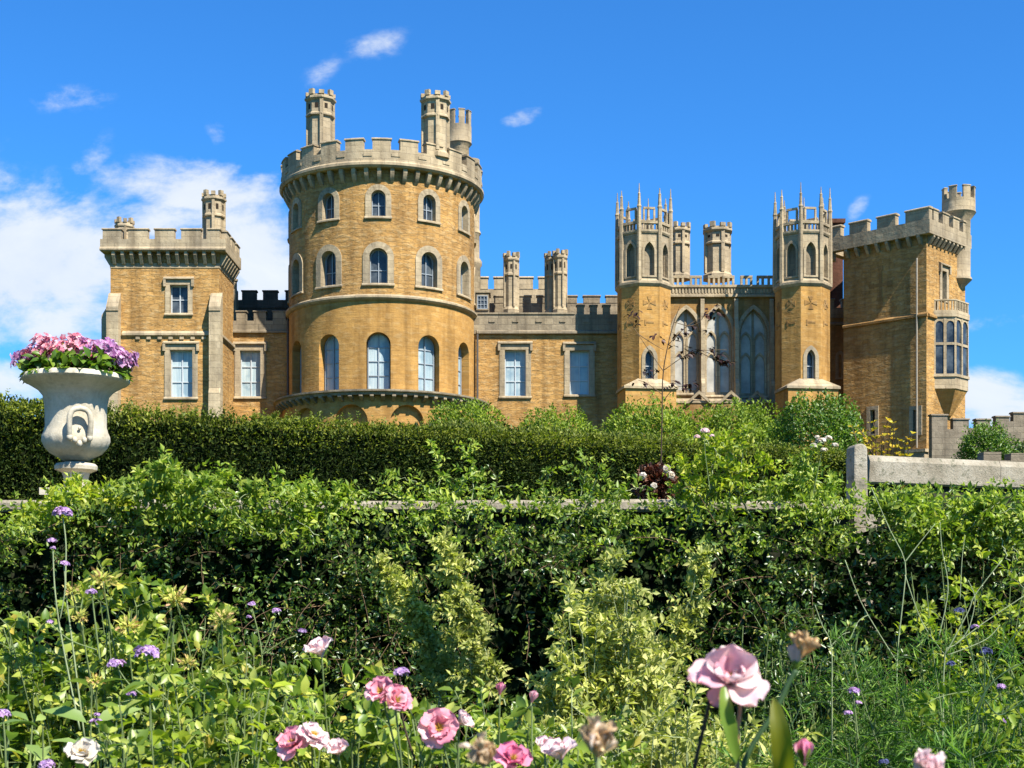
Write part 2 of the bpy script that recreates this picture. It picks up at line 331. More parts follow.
class MB:
    def __init__(s): s.v = []; s.f = []; s.m = []
    def add(s, vs_, fs, m=0):
        o = len(s.v); s.v += [tuple(p) for p in vs_]
        for q in fs: s.f.append([o + i for i in q]); s.m.append(m)
    def box(s, M, u0, u1, d0, d1, z0, z1, m=0, n=1):
        vs_ = []; fs = []
        for i in range(n + 1):
            u = u0 + (u1 - u0) * i / n
            vs_ += [M(u, d0, z0), M(u, d1, z0), M(u, d1, z1), M(u, d0, z1)]
        for i in range(n):
            a, b = 4 * i, 4 * i + 4
            for j in range(4): fs.append((a + j, a + (j + 1) % 4, b + (j + 1) % 4, b + j))
        fs += [(3, 2, 1, 0), (4 * n, 4 * n + 1, 4 * n + 2, 4 * n + 3)]
        s.add(vs_, fs, m)
    def prism(s, M, poly, d0, d1, m=0):
        n = len(poly)
        vs_ = [M(u, d0, z) for u, z in poly] + [M(u, d1, z) for u, z in poly]
        fs = [tuple(range(n)), tuple(range(2 * n - 1, n - 1, -1))] + [(i, (i + 1) % n, n + (i + 1) % n, n + i) for i in range(n)]
        s.add(vs_, fs, m)
    def side(s, M, poly, u0, u1, m=0, n=1):      # profile in (d, z) drawn out along u
        k = len(poly); vs_ = []; fs = []
        for i in range(n + 1):
            u = u0 + (u1 - u0) * i / n
            vs_ += [M(u, d, z) for d, z in poly]
        for i in range(n):
            for j in range(k): fs.append((i * k + j, i * k + (j + 1) % k, (i + 1) * k + (j + 1) % k, (i + 1) * k + j))
        fs += [tuple(range(k - 1, -1, -1)), tuple(n * k + j for j in range(k))]
        s.add(vs_, fs, m)
    def ring(s, M, outer, inner, df, dbo, dbi, m=0, flat_inner=None):
        n = len(outer)
        vs_ = [M(u, df, z) for u, z in outer] + [M(u, df, z) for u, z in inner] + [M(u, dbo, z) for u, z in outer] + [M(u, dbi, z) for u, z in inner]
        fs = []
        for i in range(n):
            j = (i + 1) % n
            fs += [(i, j, n + j, n + i), (i, 2 * n + i, 2 * n + j, j), (n + i, n + j, 3 * n + j, 3 * n + i)]
        s.add(vs_, fs, m)
    def poly(s, M, pts, d, m=0):
        s.add([M(u, d, z) for u, z in pts], [tuple(range(len(pts)))], m)
    def lathe(s, cx, cy, prof, seg, m=0, rot=0.0, closed=False, mod=None, a0=0.0, a1=360.0):
        vs_ = []; fs = []; k = len(prof); full = abs(a1 - a0 - 360) < 1e-6
        nn = seg if full else seg + 1
        for i in range(nn):
            a = R(rot + a0 + (a1 - a0) * i / seg)
            for j, (r, z) in enumerate(prof):
                rr = r * (mod(a, j) if mod else 1.0)
                vs_.append((cx + rr * math.sin(a), cy - rr * math.cos(a), z))
        for i in range(seg):
            b = (i + 1) % nn
            for j in range(k if closed else k - 1):
                j2 = (j + 1) % k
                fs.append((i * k + j, b * k + j, b * k + j2, i * k + j2))
        if not closed and full:
            if prof[0][0] > 1e-6: fs.append(tuple(i * k for i in range(nn))[::-1])
            if prof[-1][0] > 1e-6: fs.append(tuple(i * k + k - 1 for i in range(nn)))
        s.add(vs_, fs, m)
    def tube(s, pts, r, sides=6, m=0, r1=None):
        pts = [Vector(p) for p in pts]; n = len(pts); vs_ = []; fs = []
        for i, p in enumerate(pts):
            t = (pts[min(i + 1, n - 1)] - pts[max(i - 1, 0)]).normalized()
            a = t.orthogonal().normalized() if i == 0 else (pa - t * pa.dot(t)).normalized()
            pa = a; b = t.cross(a)
            rr = r + ((r1 if r1 is not None else r) - r) * i / max(1, n - 1)
            vs_ += [p + (a * math.cos(2 * PI * j / sides) + b * math.sin(2 * PI * j / sides)) * rr for j in range(sides)]
        for i in range(n - 1):
            for j in range(sides): fs.append((i * sides + j, i * sides + (j + 1) % sides, (i + 1) * sides + (j + 1) % sides, (i + 1) * sides + j))
        fs += [tuple(range(sides - 1, -1, -1)), tuple((n - 1) * sides + j for j in range(sides))]
        s.add(vs_, fs, m)
    def build(s, name, mats, parent=None, smooth=False, uvc=None, cut=None, recalc=True):
        me = bpy.data.meshes.new(name)
        me.from_pydata(s.v, [], s.f)
        if not isinstance(mats, (list, tuple)): mats = [mats]
        for m_ in mats: me.materials.append(m_)
        me.polygons.foreach_set('material_index', s.m)
        if recalc:
            bm = bmesh.new(); bm.from_mesh(me)
            bmesh.ops.recalc_face_normals(bm, faces=bm.faces); bm.to_mesh(me); bm.free()
        o = bpy.data.objects.new(name, me); COL.objects.link(o)
        if cut is not None and cut.v:
            c = cut.build('cutter', [mats[0]])
            md = o.modifiers.new('b', 'BOOLEAN'); md.operation = 'DIFFERENCE'; md.object = c; md.solver = 'EXACT'
            dg = bpy.context.evaluated_depsgraph_get()
            me2 = bpy.data.meshes.new_from_object(o.evaluated_get(dg))
            o.modifiers.clear(); o.data = me2; me2.name = name
            bpy.data.meshes.remove(me); me = me2
            cm = c.data; bpy.data.objects.remove(c); bpy.data.meshes.remove(cm)
        me.polygons.foreach_set('use_smooth', [bool(smooth)] * len(me.polygons))
        set_uv(me, uvc)
        if smooth and smooth is not True: me.set_sharp_from_angle(angle=R(smooth))
        if parent is not None: adopt(o, parent)
        return o

def set_uv(me, uvc):
    uvl = me.uv_layers.get('UVMap') or me.uv_layers.new(name='UVMap')
    nl = len(me.loops); vi = np.empty(nl, np.int32); me.loops.foreach_get('vertex_index', vi)
    co = np.empty(len(me.vertices) * 3); me.vertices.foreach_get('co', co); co = co.reshape(-1, 3)[vi]
    npoly = len(me.polygons); nor = np.empty(npoly * 3); me.polygons.foreach_get('normal', nor); nor = nor.reshape(-1, 3)
    tot = np.empty(npoly, np.int32); me.polygons.foreach_get('loop_total', tot)
    nr = np.repeat(nor, tot, axis=0)
    flatm = np.abs(nr[:, 2]) > 0.8
    t = np.stack([-nr[:, 1], nr[:, 0], np.zeros(nl)], 1); t /= np.maximum(np.linalg.norm(t, axis=1, keepdims=True), 1e-6)
    u = (co * t).sum(1) + 0.37 * np.round(nr[:, 0] * 7)
    if uvc is not None:
        cx, cy, r = uvc
        u = np.arctan2(co[:, 0] - cx, -(co[:, 1] - cy)) * r
    v = co[:, 2].copy()
    u = np.where(flatm, co[:, 0], u); v = np.where(flatm, co[:, 1], v)
    uvl.data.foreach_set('uv', np.stack([u, v], 1).ravel())

def wmat(o):
    m = Matrix.LocRotScale(o.location, o.rotation_euler, o.scale)
    return m if o.parent is None else wmat(o.parent) @ o.matrix_parent_inverse @ m
def adopt(o, parent):
    o.parent = parent
    o.matrix_parent_inverse = wmat(parent).inverted()
def thing(name, label, cat, loc=(0, 0, 0), group=None):
    o = bpy.data.objects.new(name, None); COL.objects.link(o)
    o.empty_display_size = 0.2
    o.location = [float(x) for x in loc]; o['label'] = label; o['category'] = cat
    if group: o['group'] = group
    return o
def tag(o, label, cat, group=None):
    o['label'] = label; o['category'] = cat
    if group: o['group'] = group
    return o

# ---- windows
def outline(w, h, kind, s=0.0, n=9, sb=None):
    sb = s if sb is None else sb
    pts = [(-w / 2 - s, -sb), (w / 2 + s, -sb)]
    if kind == 'rect': return pts + [(w / 2 + s, h + s), (-w / 2 - s, h + s)]
    if kind == 'round':
        hs = h - w / 2
        return pts + [((w / 2 + s) * math.cos(PI * i / (2 * n)), hs + (w / 2 + s) * math.sin(PI * i / (2 * n))) for i in range(2 * n + 1)]
    rr = w * 1.15                       # pointed arch
    cx = w / 2 - rr
    hs = h - math.sqrt(rr * rr - cx * cx)
    am = math.acos(-cx / (rr + s))
    right = [(cx + (rr + s) * math.cos(am * i / n), hs + (rr + s) * math.sin(am * i / n)) for i in range(n + 1)]
    return pts + right + [(-x, y) for x, y in right[-2::-1]]
def top_at(w, h, kind, u):
    u = abs(u)
    if kind == 'rect': return h
    if kind == 'round': return h - w / 2 + math.sqrt(max(0, w * w / 4 - u * u))
    rr = w * 1.15; cx = w / 2 - rr
    return h - math.sqrt(rr * rr - cx * cx) + math.sqrt(max(0, rr * rr - (u - cx) ** 2))

def window(parent, M, cutM, cutter, u0, z0, w, h, kind='rect', s=0.2, rec=0.35, mull=(0,), trans=(0.5,), glass=None, sur=None,
           frame=None, proud=0.06, sill=True, hood=False, bar=0.07, cusp=False, label=None, name='window'):
    glass = glass or M_GLASSD; sur = sur or M_PALE; frame = frame or M_FRAME
    N = lambda u, d, z: M(u0 + u, d, z0 + z)
    C = lambda u, d, z: cutM(u, d, z0 + z)
    if cutter is not None: cutter.prism(C, outline(w, h, kind, max(s * 0.5, 0.0), sb=min(0.06, s * .5) if s else 0.0), -rec - 0.35, 0.9)
    mb = MB()
    inner = outline(w, h, kind)
    if s: mb.ring(N, outline(w, h, kind, s, sb=0.10), inner, proud, -0.25, -rec, 0)
    else: pass
    fw = bar
    fin = outline(w - 2 * fw, h - 2 * fw, kind); fin = [(x, y + fw) for x, y in fin]
    mb.ring(N, outline(w, h, kind, -0.002 if not s else 0.01), fin, -rec + 0.09, -rec - 0.02, -rec - 0.01, 1)
    mb.poly(N, outline(w, h, kind, 0.0 if s else -0.004), -rec + 0.012, 2)
    for m_ in mull:
        uu = m_ * w
        mb.box(N, uu - bar / 2, uu + bar / 2, -rec, -rec + 0.075, 0.02, top_at(w, h, kind, abs(uu) + bar / 2) - 0.015, 1)
    for t_ in trans:
        zz = t_ * h
        hw = w / 2 - 0.01
        if kind != 'rect':
            while hw > 0.1 and top_at(w, h, kind, hw) < zz + bar: hw -= 0.02
        mb.box(N, -hw, hw, -rec, -rec + 0.070, zz - bar * 0.4, zz + bar * 0.4, 1)
    if cusp:     # stone tracery: two pointed lights under the big arch
        lw = w / 2 - bar
        for sgn in (-1, 1):
            hh = h * cusp
            for a in range(2):
                o_ = outline(lw * 1.0, hh, 'gothic', 0.05); i_ = outline(lw * 0.80, hh - 0.12, 'gothic')
                if a == 1: o_ = [(x, z + 0) for x, z in outline(lw, h * 0.50, 'gothic', 0.05)]; i_ = outline(lw * 0.80, h * 0.50 - 0.12, 'gothic')
                NN = lambda u, d, z, q=sgn * w / 4: N(u + q, d, z)
                mb.ring(NN, o_, i_, -rec + 0.13 - 0.01 * a, -rec, -rec, 0)
    if sill:
        mb.side(N, [(-rec, -0.16), (0.13, -0.16), (0.13, -0.08), (0.05, 0.0), (-rec, 0.03)], -w / 2 - s * 1.05 - 0.02, w / 2 + s * 1.05 + 0.02, 0, 3)
    if hood:
        hw = w / 2 + s + 0.10
        mb.side(N, [(0.0, h + s + 0.02), (0.20, h + s + 0.05), (0.20, h + s + 0.12), (0.0, h + s + 0.24)], -hw, hw, 0)
        for q in (-1, 1):
            a, b = sorted((q * hw, q * (hw - 0.16)))
            mb.box(N, a, b, 0.0, 0.19, h + s - 0.42, h + s + 0.02, 0)
    o = mb.build(name, [sur, frame, glass], parent)
    if label: o['label'] = label
    return o

def merlons(mb, M, spans, d0, d1, z0, z1, m=0, n=1, cap=0.10, over=0.06):
    for a, b in spans:
        mb.box(M, a, b, d0, d1, z0, z1, m, n)
        mb.side(M, [(d0 - over, z1), (d1 + over, z1), (d1 + over, z1 + cap * 0.5), (d1 - .02, z1 + cap), (d0 + .02, z1 + cap), (d0 - over, z1 + cap * 0.5)], a - over, b + over, m, n)
def corbels(mb, M, us, w, d0, d1, z0, z1, m=0):
    for u in us:
        mb.side(M, [(d0, z0), (d0 + (d1 - d0) * 0.35, z0 + (z1 - z0) * 0.12), (d1, z1 - (z1 - z0) * 0.3), (d1, z1), (d0, z1)], u - w / 2, u + w / 2, m)

def chimney(parent, cx, cy, z0, z1, r, rot=22.5, label=None, double=False, mats=None):
    mb = MB(); H = z1 - z0
    z1 = z1 - .22; zb = z0 + H * 0.58
    for dx in ((-r * 0.36, r * 0.38) if double else (0,)):
        x = cx + dx; y = cy + (0.7 if dx < 0 else 0)
        rr = r * (0.60 if double else 1.0)
        mb.lathe(x, y, [(rr * 1.18, z0), (rr * 1.18, z0 + .25), (rr * 0.94, z0 + 0.45), (rr * .94, zb), (rr * 1.12, zb + 0.06), (rr * 1.12, zb + 0.16), (rr * 1.0, zb + 0.26),
                        (rr * 1.0, z1 - 0.62), (rr * 1.2, z1 - 0.48), (rr * 1.2, z1 - 0.36), (rr * 1.06, z1 - .3), (rr * 1.06, z1 - 0.22), (rr * .6, z1 - 0.22), (rr * 0.55, z1 - .7)], 8, 0, rot)
        for i in range(8):
            a = R(rot + 45 * i)
            M = flat(x + rr * 1.0 * math.sin(a), y - rr * 1.0 * math.cos(a), math.degrees(a))
            if i % 2 == 0: mb.box(M, -rr * .13, rr * .13, -0.10, 0.07, z0 + .4, z1 - .55)
            mb.box(M, -rr * .2, rr * .2, -0.12, 0.10, z1 - 0.24, z1 + (0.10 if i % 2 else 0.0))
        for i in range(8):
            a = R(rot + 22.5 + 45 * i); q = rr * math.cos(R(22.5))
            M = flat(x + q * math.sin(a), y - q * math.cos(a), math.degrees(a))
            mb.box(M, -rr * .13, rr * .13, -0.05, 0.012, zb + 0.5, z1 - 0.78, 1)  # dark strip painted as a shaded panel on the shaft
    o = mb.build('chimney', mats or [M_PALE, M_SLOTSHADE], parent)
    if label: o['label'] = label
    return o
# ------------------------------------------------------------------ ground
def terrain(x, y):
    t = np.clip((y - 10.6) / 0.5, 0, 1) * 2.1
    s = np.clip((y - 21.0) / 62.0, 0, 1)
    s = s ** 1.35
    z = t + s * 7.9
    return z + np.where(y > 150, -(y - 150) * 0.02, 0) + np.where(y < 10, 0.04 * np.sin(x * 1.3) * np.sin(y * 1.1), 0)
xs = np.unique(np.concatenate([np.linspace(-900, 900, 25), np.linspace(-60, 60, 61)]))
ys = np.unique(np.concatenate([np.linspace(-600, 0, 13), np.linspace(-4, 12, 33), [10.6, 10.7, 11.1, 11.2], np.linspace(12, 100, 45), np.linspace(110, 1500, 25)]))
gx, gy = np.meshgrid(xs, ys)
gz = terrain(gx, gy)
mb = MB()
mb.v = [tuple(p) for p in np.stack([gx, gy, gz], -1).reshape(-1, 3)]
nx = len(xs)
mb.f = [(j * nx + i, j * nx + i + 1, (j + 1) * nx + i + 1, (j + 1) * nx + i) for j in range(len(ys) - 1) for i in range(nx - 1)]
mb.m = [0] * len(mb.f)
def b_ground(k):
    pos = k.nd('ShaderNodeNewGeometry').outputs['Position']
    a = k.noise(pos, 0.8, 6, 0.6); b = k.noise(pos, 25.0, 4, 0.7)
    c = k.ramp(a, [(0.3, (0.035, 0.055, 0.014)), (0.55, (0.06, 0.085, 0.02)), (0.75, (0.075, 0.06, 0.03))])
    return principled(k, k.mix(0.5, c, k.ramp(b, [(0.3, (0.5, 0.5, 0.5)), (0.7, (1, 1, 1))]), 'MULTIPLY'), 0.95, b, 0.6, 0.05, 0.1)
ground = mb.build('ground', mat('grass and soil', b_ground), smooth=True)
ground['kind'] = 'structure'

# ------------------------------------------------------------------ castle
castle = thing('castle', 'golden stone castle with a big round tower, square towers and spiked turrets', 'castle', (0, 95, 11.0))
ZB = 10.6       # foot of all walls

# ---------- round tower
RC = (U(382.3, 95), 95.0); RT = 92.0 * 95 / F
DF = 95 - RT
zs = Z(297, DF); zc = Z(180, DF); zp0 = Z(167, DF - .45); zp1 = Z(149.5, DF - .45); zm = Z(139.5, DF - .45)
mb = MB(); cut = MB(); SEG = 96
for i, (r, z) in enumerate([(RT, ZB), (RT, zs), (RT, zp0 + .1)]): pass
ringz = [ZB, zs, zp0 + 0.15]
for z in ringz:
    for i in range(SEG):
        a = 2 * PI * i / SEG
        mb.v.append((RC[0] + RT * math.sin(a), RC[1] - RT * math.cos(a), z))
for j in range(2):
    for i in range(SEG):
        k = (i + 1) % SEG
        mb.f.append((j * SEG + i, j * SEG + k, (j + 1) * SEG + k, (j + 1) * SEG + i)); mb.m.append(j)
mb.f.append(tuple(range(SEG))[::-1]); mb.m.append(0)
mb.f.append(tuple(range(2 * SEG, 3 * SEG))); mb.m.append(1)
pending = []
AZ0 = 3.0
rows = [(Z(216, DF), 190, 216, 14.5, 'top'), (Z(283, DF), 248, 283, 18.5, 'mid'), (Z(390, DF), 332, 390, 24.5, 'low')]
for k in range(-3, 4):
    az = AZ0 + 31 * k
    a = R(az)
    Mf = flat(RC[0] + RT * math.sin(a), RC[1] - RT * math.cos(a), az)
    Mc = cyl(RC[0], RC[1], RT, a)
    for z0, ya, yb, wp, kind in rows:
        s = DF / F
        ww, hh = wp * s, (yb - ya) * s
        if kind == 'top': kw = dict(s=0.36, rec=0.42, mull=(0,), trans=(0.45,), glass=M_GLASSD, bar=0.06, frame=M_FRAMED)
        elif kind == 'mid': kw = dict(s=0.40, rec=0.5, mull=(0,), trans=(0.40,), glass=M_GLASSD, bar=0.06, frame=M_FRAMED)
        else: kw = dict(s=0.0, rec=0.62, mull=(0,), trans=(0.27, 0.52, 0.76), glass=M_GLASSP, bar=0.07, frame=M_FRAMED, sill=False, sur=M_ASH)
        cut_kind = 'round'
        C = lambda u, d, z, Mf=Mf, z0=z0: Mf(u, d, z0 + z)
        sc = kw['s']
        cut.prism(C, outline(ww, hh, 'round', sc * 0.5, sb=0.05 if sc else 0.0), -kw['rec'] - 0.3, 0.8)
        pending.append((Mc, Mf, z0, ww, hh, kw))
rt = mb.build('round_tower', [M_ASH, M_RUB], castle, uvc=(RC[0], RC[1], RT), cut=cut, smooth=32)
for Mc, Mf, z0, ww, hh, kw in pending: window(rt, Mc, Mf, None, 0, z0, ww, hh, 'round', **kw)
# string course
mb = MB()
mb.lathe(RC[0], RC[1], [(RT - 0.05, zs - 0.22), (RT + 0.10, zs - 0.20), (RT + 0.24, zs - .05), (RT + 0.24, zs + 0.06), (RT - 0.05, zs + 0.22)], SEG, 0, closed=True)
mb.build('string_course', M_PALE, rt, uvc=(RC[0], RC[1], RT), smooth=40)
# corbels + parapet
mb = MB(); RP = RT + 0.55
Mr = cyl(RC[0], RC[1], RT)
corbels(mb, Mr, [2 * PI * RT * (i + .5) / 50 for i in range(50)], 0.24, -0.02, 0.42, zc - .15, zp0 + 0.05)
mb.lathe(RC[0], RC[1], [(RP - 0.62, zp0), (RP - .02, zp0), (RP + 0.10, zp0 + .12), (RP + 0.10, zp0 + 0.28), (RP - .04, zp0 + 0.40), (RP - .04, zp1), (RP - 0.62, zp1)], SEG, 0, closed=True)
Mp = cyl(RC[0], RC[1], RP)
st = 2 * PI * RP / 24
merlons(mb, Mp, [(st * i + R(10 - 5) * RP - st * .33, st * i + R(10 - 5) * RP + st * .33) for i in range(24)], -0.56, -0.045, zp1, zm, n=4, cap=.12)
for i in range(24):       # small block low in every gap
    u = st * (i + 0.5) + R(5) * RP
    mb.box(Mp, u - .28, u + .28, -0.3, -0.0, zp1 - .42, zp1 - .24, 0, 2)
mb.build('battlement', M_PALE, rt, uvc=(RC[0], RC[1], RP), smooth=30)
mb = MB(); mb.lathe(RC[0], RC[1], [(0.01, zp0 + 1.0), (RP - .7, zp0 + .5), (RP - .7, zp0 + .3)], SEG, 0)
mb.build('roof', M_ROOF, rt)
# chimneys on the parapet and stair turret
def on_tower(px, D): return U(px, D), D
x, y = on_tower(320.5, 90.6); chimney(rt, x, y, Z(158, 90.6), Z(91, 90.6), 13.2 * 90.6 / F, 12)
x, y = on_tower(435.5, 90.4); chimney(rt, x, y, Z(160, 90.4), Z(92, 90.4), 13.2 * 90.4 / F, 12)
def round_turret(parent, cx, cy, zbot, ztap, zhead, zpar, ztop, rs, rh, nm=8, ph=0.0, name='turret'):
    mb = MB()
    prof = [(0.08, zbot), (rs * 0.45, zbot + (ztap - zbot) * .35), (rs * 1.12, ztap - .1), (rs * 1.12, ztap), (rs, ztap + 0.12), (rs, zhead), (rh * 1.0, zhead + (rh - rs) * 1.3),
            (rh * 1.04, zhead + (rh - rs) * 1.5), (rh, zhead + (rh - rs) * 1.9), (rh, zpar), (rh * .68, zpar), (rh * .68, zpar - .5)]
    mb.lathe(cx, cy, prof, 32, 0)
    M = cyl(cx, cy, rh); stp = 2 * PI * rh / nm
    merlons(mb, M, [(stp * (i + ph) - stp * .27, stp * (i + ph) + stp * .27) for i in range(nm)], -0.26, -0.01, zpar, ztop, n=3, cap=.07, over=.035)
    return mb.build(name, M_PALE, parent, uvc=(cx, cy, rs), smooth=40)
D_ = 97.3
round_turret(rt, U(459, D_), D_, Z(200, D_) - 6, Z(200, D_), Z(148, D_), Z(127, D_), Z(113, D_), 10 * D_ / F, 12.5 * D_ / F, 7, .3)
# stair shaft on the far flank of the round tower
mb = MB(); D_ = 97.0
mb.lathe(U(472, D_), D_, [(8.5 * D_ / F, ZB), (8.5 * D_ / F, Z(268, D_)), (10 * D_ / F, Z(266, D_)), (10 * D_ / F, Z(262, D_)), (7.6 * D_ / F, Z(258, D_)), (7.6 * D_ / F, Z(236, D_)), (9.2 * D_ / F, Z(234, D_)), (7.6 * D_ / F, Z(230, D_)), (7.6 * D_ / F, Z(160, D_))], 16)
mb.build('stair_turret', M_PALE, rt, smooth=40)
# balcony round the foot
RBX = RT + 0.95; zb_ = Z(389, 95 - RBX)
mb = MB()
mb.lathe(RC[0], RC[1], [(RT - .1, zb_), (RBX + .10, zb_), (RBX + .10, zb_ - .12), (RBX - .05, zb_ - .18), (RBX - .1, zb_ - .32), (RT - .1, zb_ - .32)], SEG, 0, closed=True)
corbels(mb, cyl(RC[0], RC[1], RT + .5), [2 * PI * (RT + .5) * i / 64 for i in range(64)], 0.22, -0.1, 0.42, zb_ - .70, zb_ - .30)
mb.build('balcony', M_GREY, rt, uvc=(RC[0], RC[1], RBX), smooth=40)
mb = MB(); cut = MB()
mb.lathe(RC[0], RC[1], [(RT + .45, ZB), (RT + .45, zb_ - .34)], SEG, 0)
for az in (-47, -16, 15, 46):
    a = R(az + 4); M = flat(RC[0] + (RT + .45) * math.sin(a), RC[1] - (RT + .45) * math.cos(a), az + 4)
    cut.prism(lambda u, d, z, M=M: M(u, d, Z(428, 88) + z), outline(2.2, 1.55, 'round'), -0.4, 1.0)
mb.build('arcaded_base', M_ASH, rt, uvc=(RC[0], RC[1], RT), cut=cut, smooth=32)
for az in (-82, 88):
    mb = MB()
    a = R(az); x, y = RC[0] + (RT + .09) * math.sin(a), RC[1] - (RT + .09) * math.cos(a)
    mb.tube([(x, y, ZB), (x, y, Z(318, 94))], 0.075, 8)
    mb.build('drainpipe', M_LEAD, rt)

# ---------- left square tower
DL = 90.0; s = DL / F
XL, XR = U(110.5, DL), U(219, DL); WL = XR - XL; DEP = 4.7
ML = flat(XL, DL, 0); MRs = flat(XR, DL, 90)      # front face, right flank
MLs = flat(XL, DL + DEP, -90)
zpar0, zpar1, zmt = Z(251, DL - .5), Z(239, DL - .5), Z(229.5, DL - .5)
mb = MB(); mb.box(ML, 0, WL, -DEP, 0, ZB, zpar0 + .1)
cut = MB(); wins = []
def addwin(L, M, cut, u0, z0, w_, h_, kind, **kw):
    sc = kw.get('s', 0.2)
    cut.prism(lambda u, d, z: M(u0 + u, d, z0 + z), outline(w_, h_, kind, sc * .5, sb=.04), -kw.get('rec', .35) - .3, .6)
    L.append((M, u0, z0, w_, h_, kind, kw))
uL = lambda px: U(px, DL) - XL
addwin(wins, ML, cut, uL(179), Z(313, DL), 18 * s, 28 * s, 'rect', s=.30, rec=.4, mull=(0,), trans=(0.5,), glass=M_GLASSD, hood=True)
addwin(wins, ML, cut, uL(181.3), Z(397, DL), 22.5 * s, 47 * s, 'rect', s=.34, rec=.4, mull=(0,), trans=(0.33, 0.66), glass=M_GLASSP, hood=True, frame=M_FRAME)
sq = mb.build('square_tower', M_RUB, castle, cut=cut)
for M, u0, z0, w_, h_, kind, kw in wins: window(sq, M, M, None, u0, z0, w_, h_, kind, **kw)
mb = MB()
for M, n_, L_ in ((ML, 12, WL), (MRs, 7, DEP), (MLs, 7, DEP)):
    corbels(mb, M, [L_ * (i + .5) / n_ for i in range(n_)], 0.20, -0.02, 0.46, Z(266, DL), zpar0 + .05)
    mb.box(M, 0.02 if M is not ML else -0.03, L_ + (.03 if M is ML else -.02), -.04, 0.035, Z(268, DL), Z(263.5, DL))
PO = .52; T = .5
MP = flat(XL - PO, DL - PO, 0); WP = WL + 2 * PO
mb.box(MP, 0, WP, -T, 0, zpar0, zpar1)
mb.box(flat(XR + PO, DL - PO + T, 90), 0, DEP, -T, 0, zpar0, zpar1)
mb.box(flat(XL - PO, DL - PO + T + DEP, -90), 0, DEP, -T, 0, zpar0, zpar1)
mb.box(MP, T, WP - T, -DEP - .2, -T, zpar0 + .02, zpar0 + .3, 0)
edges = [101.5, 147.5, 154.5, 174, 181, 200.5, 207.5, 221]
uP = lambda px: U(px, DL - PO) - (XL - PO)
spans = [(uP(a) + (0.08 if i == 0 else 0), uP(b) - (.08 if i == 3 else 0)) for i, (a, b) in enumerate(((101.2, 147.5), (154.5, 174), (181, 200.5), (207.5, 220.8)))]
spans = [(spans[0][0], uP(121)), (uP(128), spans[0][1])] + spans[1:]
merlons(mb, MP, spans, -T + .03, -.03, zpar1, zmt)
for M in (flat(XR + PO, DL - PO + T, 90), flat(XL - PO, DL - PO + T + DEP, -90)):
    merlons(mb, M, [(.15 + k * 1.55, .15 + k * 1.55 + 1.05) for k in range(3)], -T + .03, -.03, zpar1, zmt)
mb.side(MP, [(0, zpar0 + .02), (.09, zpar0 + .06), (.09, zpar0 + .16), (0, zpar0 + .28)], -.02, WP + .02)
mb.build('battlement', M_PALE, sq)
mb = MB()
mb.side(ML, [(0, Z(336.5, DL)), (.16, Z(335.5, DL)), (.16, Z(333.5, DL)), (0, Z(331, DL))], uL(122.5), uL(209.8))
for k in range(7): mb.box(ML, uL(136 + 11 * k), uL(140 + 11 * k), 0, .1, Z(339.5, DL), Z(337, DL))
mb.side(MRs, [(0, Z(336.5, DL)), (.16, Z(335.5, DL)), (.16, Z(333.5, DL)), (0, Z(331, DL))], .3, DEP)
mb.build('string_course', M_PALE, sq)
# corner buttresses
for a, b, outs in ((109.0, 121.0, 1), (211, 222.5, 1)):
    mb = MB(); zt = Z(296, DL - 1)
    PR = [(-.1, ZB), (.75, ZB), (.75, Z(392, DL - 1)), (.62, Z(387, DL - 1)), (.62, zt - .9), (.68, zt - .85), (.68, zt - .6), (.1, zt + .35), (-.1, zt + .45)]
    mb.side(ML, PR, uL(a), uL(b))
    mb.build('buttress', M_PALE, sq)
mb = MB(); zt = Z(306, DL)
mb.side(flat(XL, DL + 1.2, -90), [(-.1, ZB), (.60, ZB), (.60, zt - .6), (-.1, zt + .5)], 0, 1.15)
mb.build('buttress', M_PALE, sq)
chimney(sq, U(124.5, 91), 91.0, zpar1 - .6, Z(217, 91), 8.2 * 91 / F, 20)
chimney(sq, U(214, 92), 92.0, zpar1 - .6, Z(190.5, 92), 10.4 * 92 / F, 8)

# ---------- range between square tower and round tower
DW = 94.6
MW = flat(0, DW, 0)
uW = lambda px: U(px, DW)
mb = MB(); cut = MB(); wins = []
mb.box(MW, U(224, DW), uW(300), -4.5, 0, ZB, Z(333, DW))
addwin(wins, MW, cut, uW(250.3), Z(396.5, DW), 20.5 * DW / F, 46 * DW / F, 'rect', s=.36, rec=.4, mull=(0,), trans=(.33, .66), glass=M_GLASSP, hood=True, frame=M_FRAME)
rg = mb.build('linking_range', M_RUB, castle, cut=cut)
for M, u0, z0, w_, h_, kind, kw in wins: window(rg, M, M, None, u0, z0, w_, h_, kind, **kw)
mb = MB(); T = .5
z0_, z1_, z2_ = Z(333, DW), Z(321, DW), Z(312, DW)
mb.box(MW, uW(224), uW(300), -T, .10, z0_, z1_)
mb.side(MW, [(.10, z0_ - .02), (.2, z0_), (.2, z0_ + .12), (.10, z0_ + .2)], uW(224), uW(292))
merlons(mb, MW, [(uW(224), uW(230.5)), (uW(236.5), uW(246)), (uW(254), uW(266)), (uW(273), uW(286))], -T + .02, .07, z1_, z2_, cap=.09)
mb.build('battlement', M_GREY, rg)
mb = MB(); D2 = 98.5; M2 = flat(0, D2, 0); u2 = lambda px: U(px, D2)
mb.box(M2, u2(231), u2(305), -3.0, 0, ZB + 4, Z(308, D2))
mb.box(M2, u2(231), u2(305), -.5, .06, Z(308, D2), Z(300, D2))
merlons(mb, M2, [(u2(a), u2(a + 14)) for a in (242, 263, 285.5)], -.48, .03, Z(300, D2), Z(291.5, D2), cap=.1)
mb.build('rear_wall', M_DKSTONE, rg)
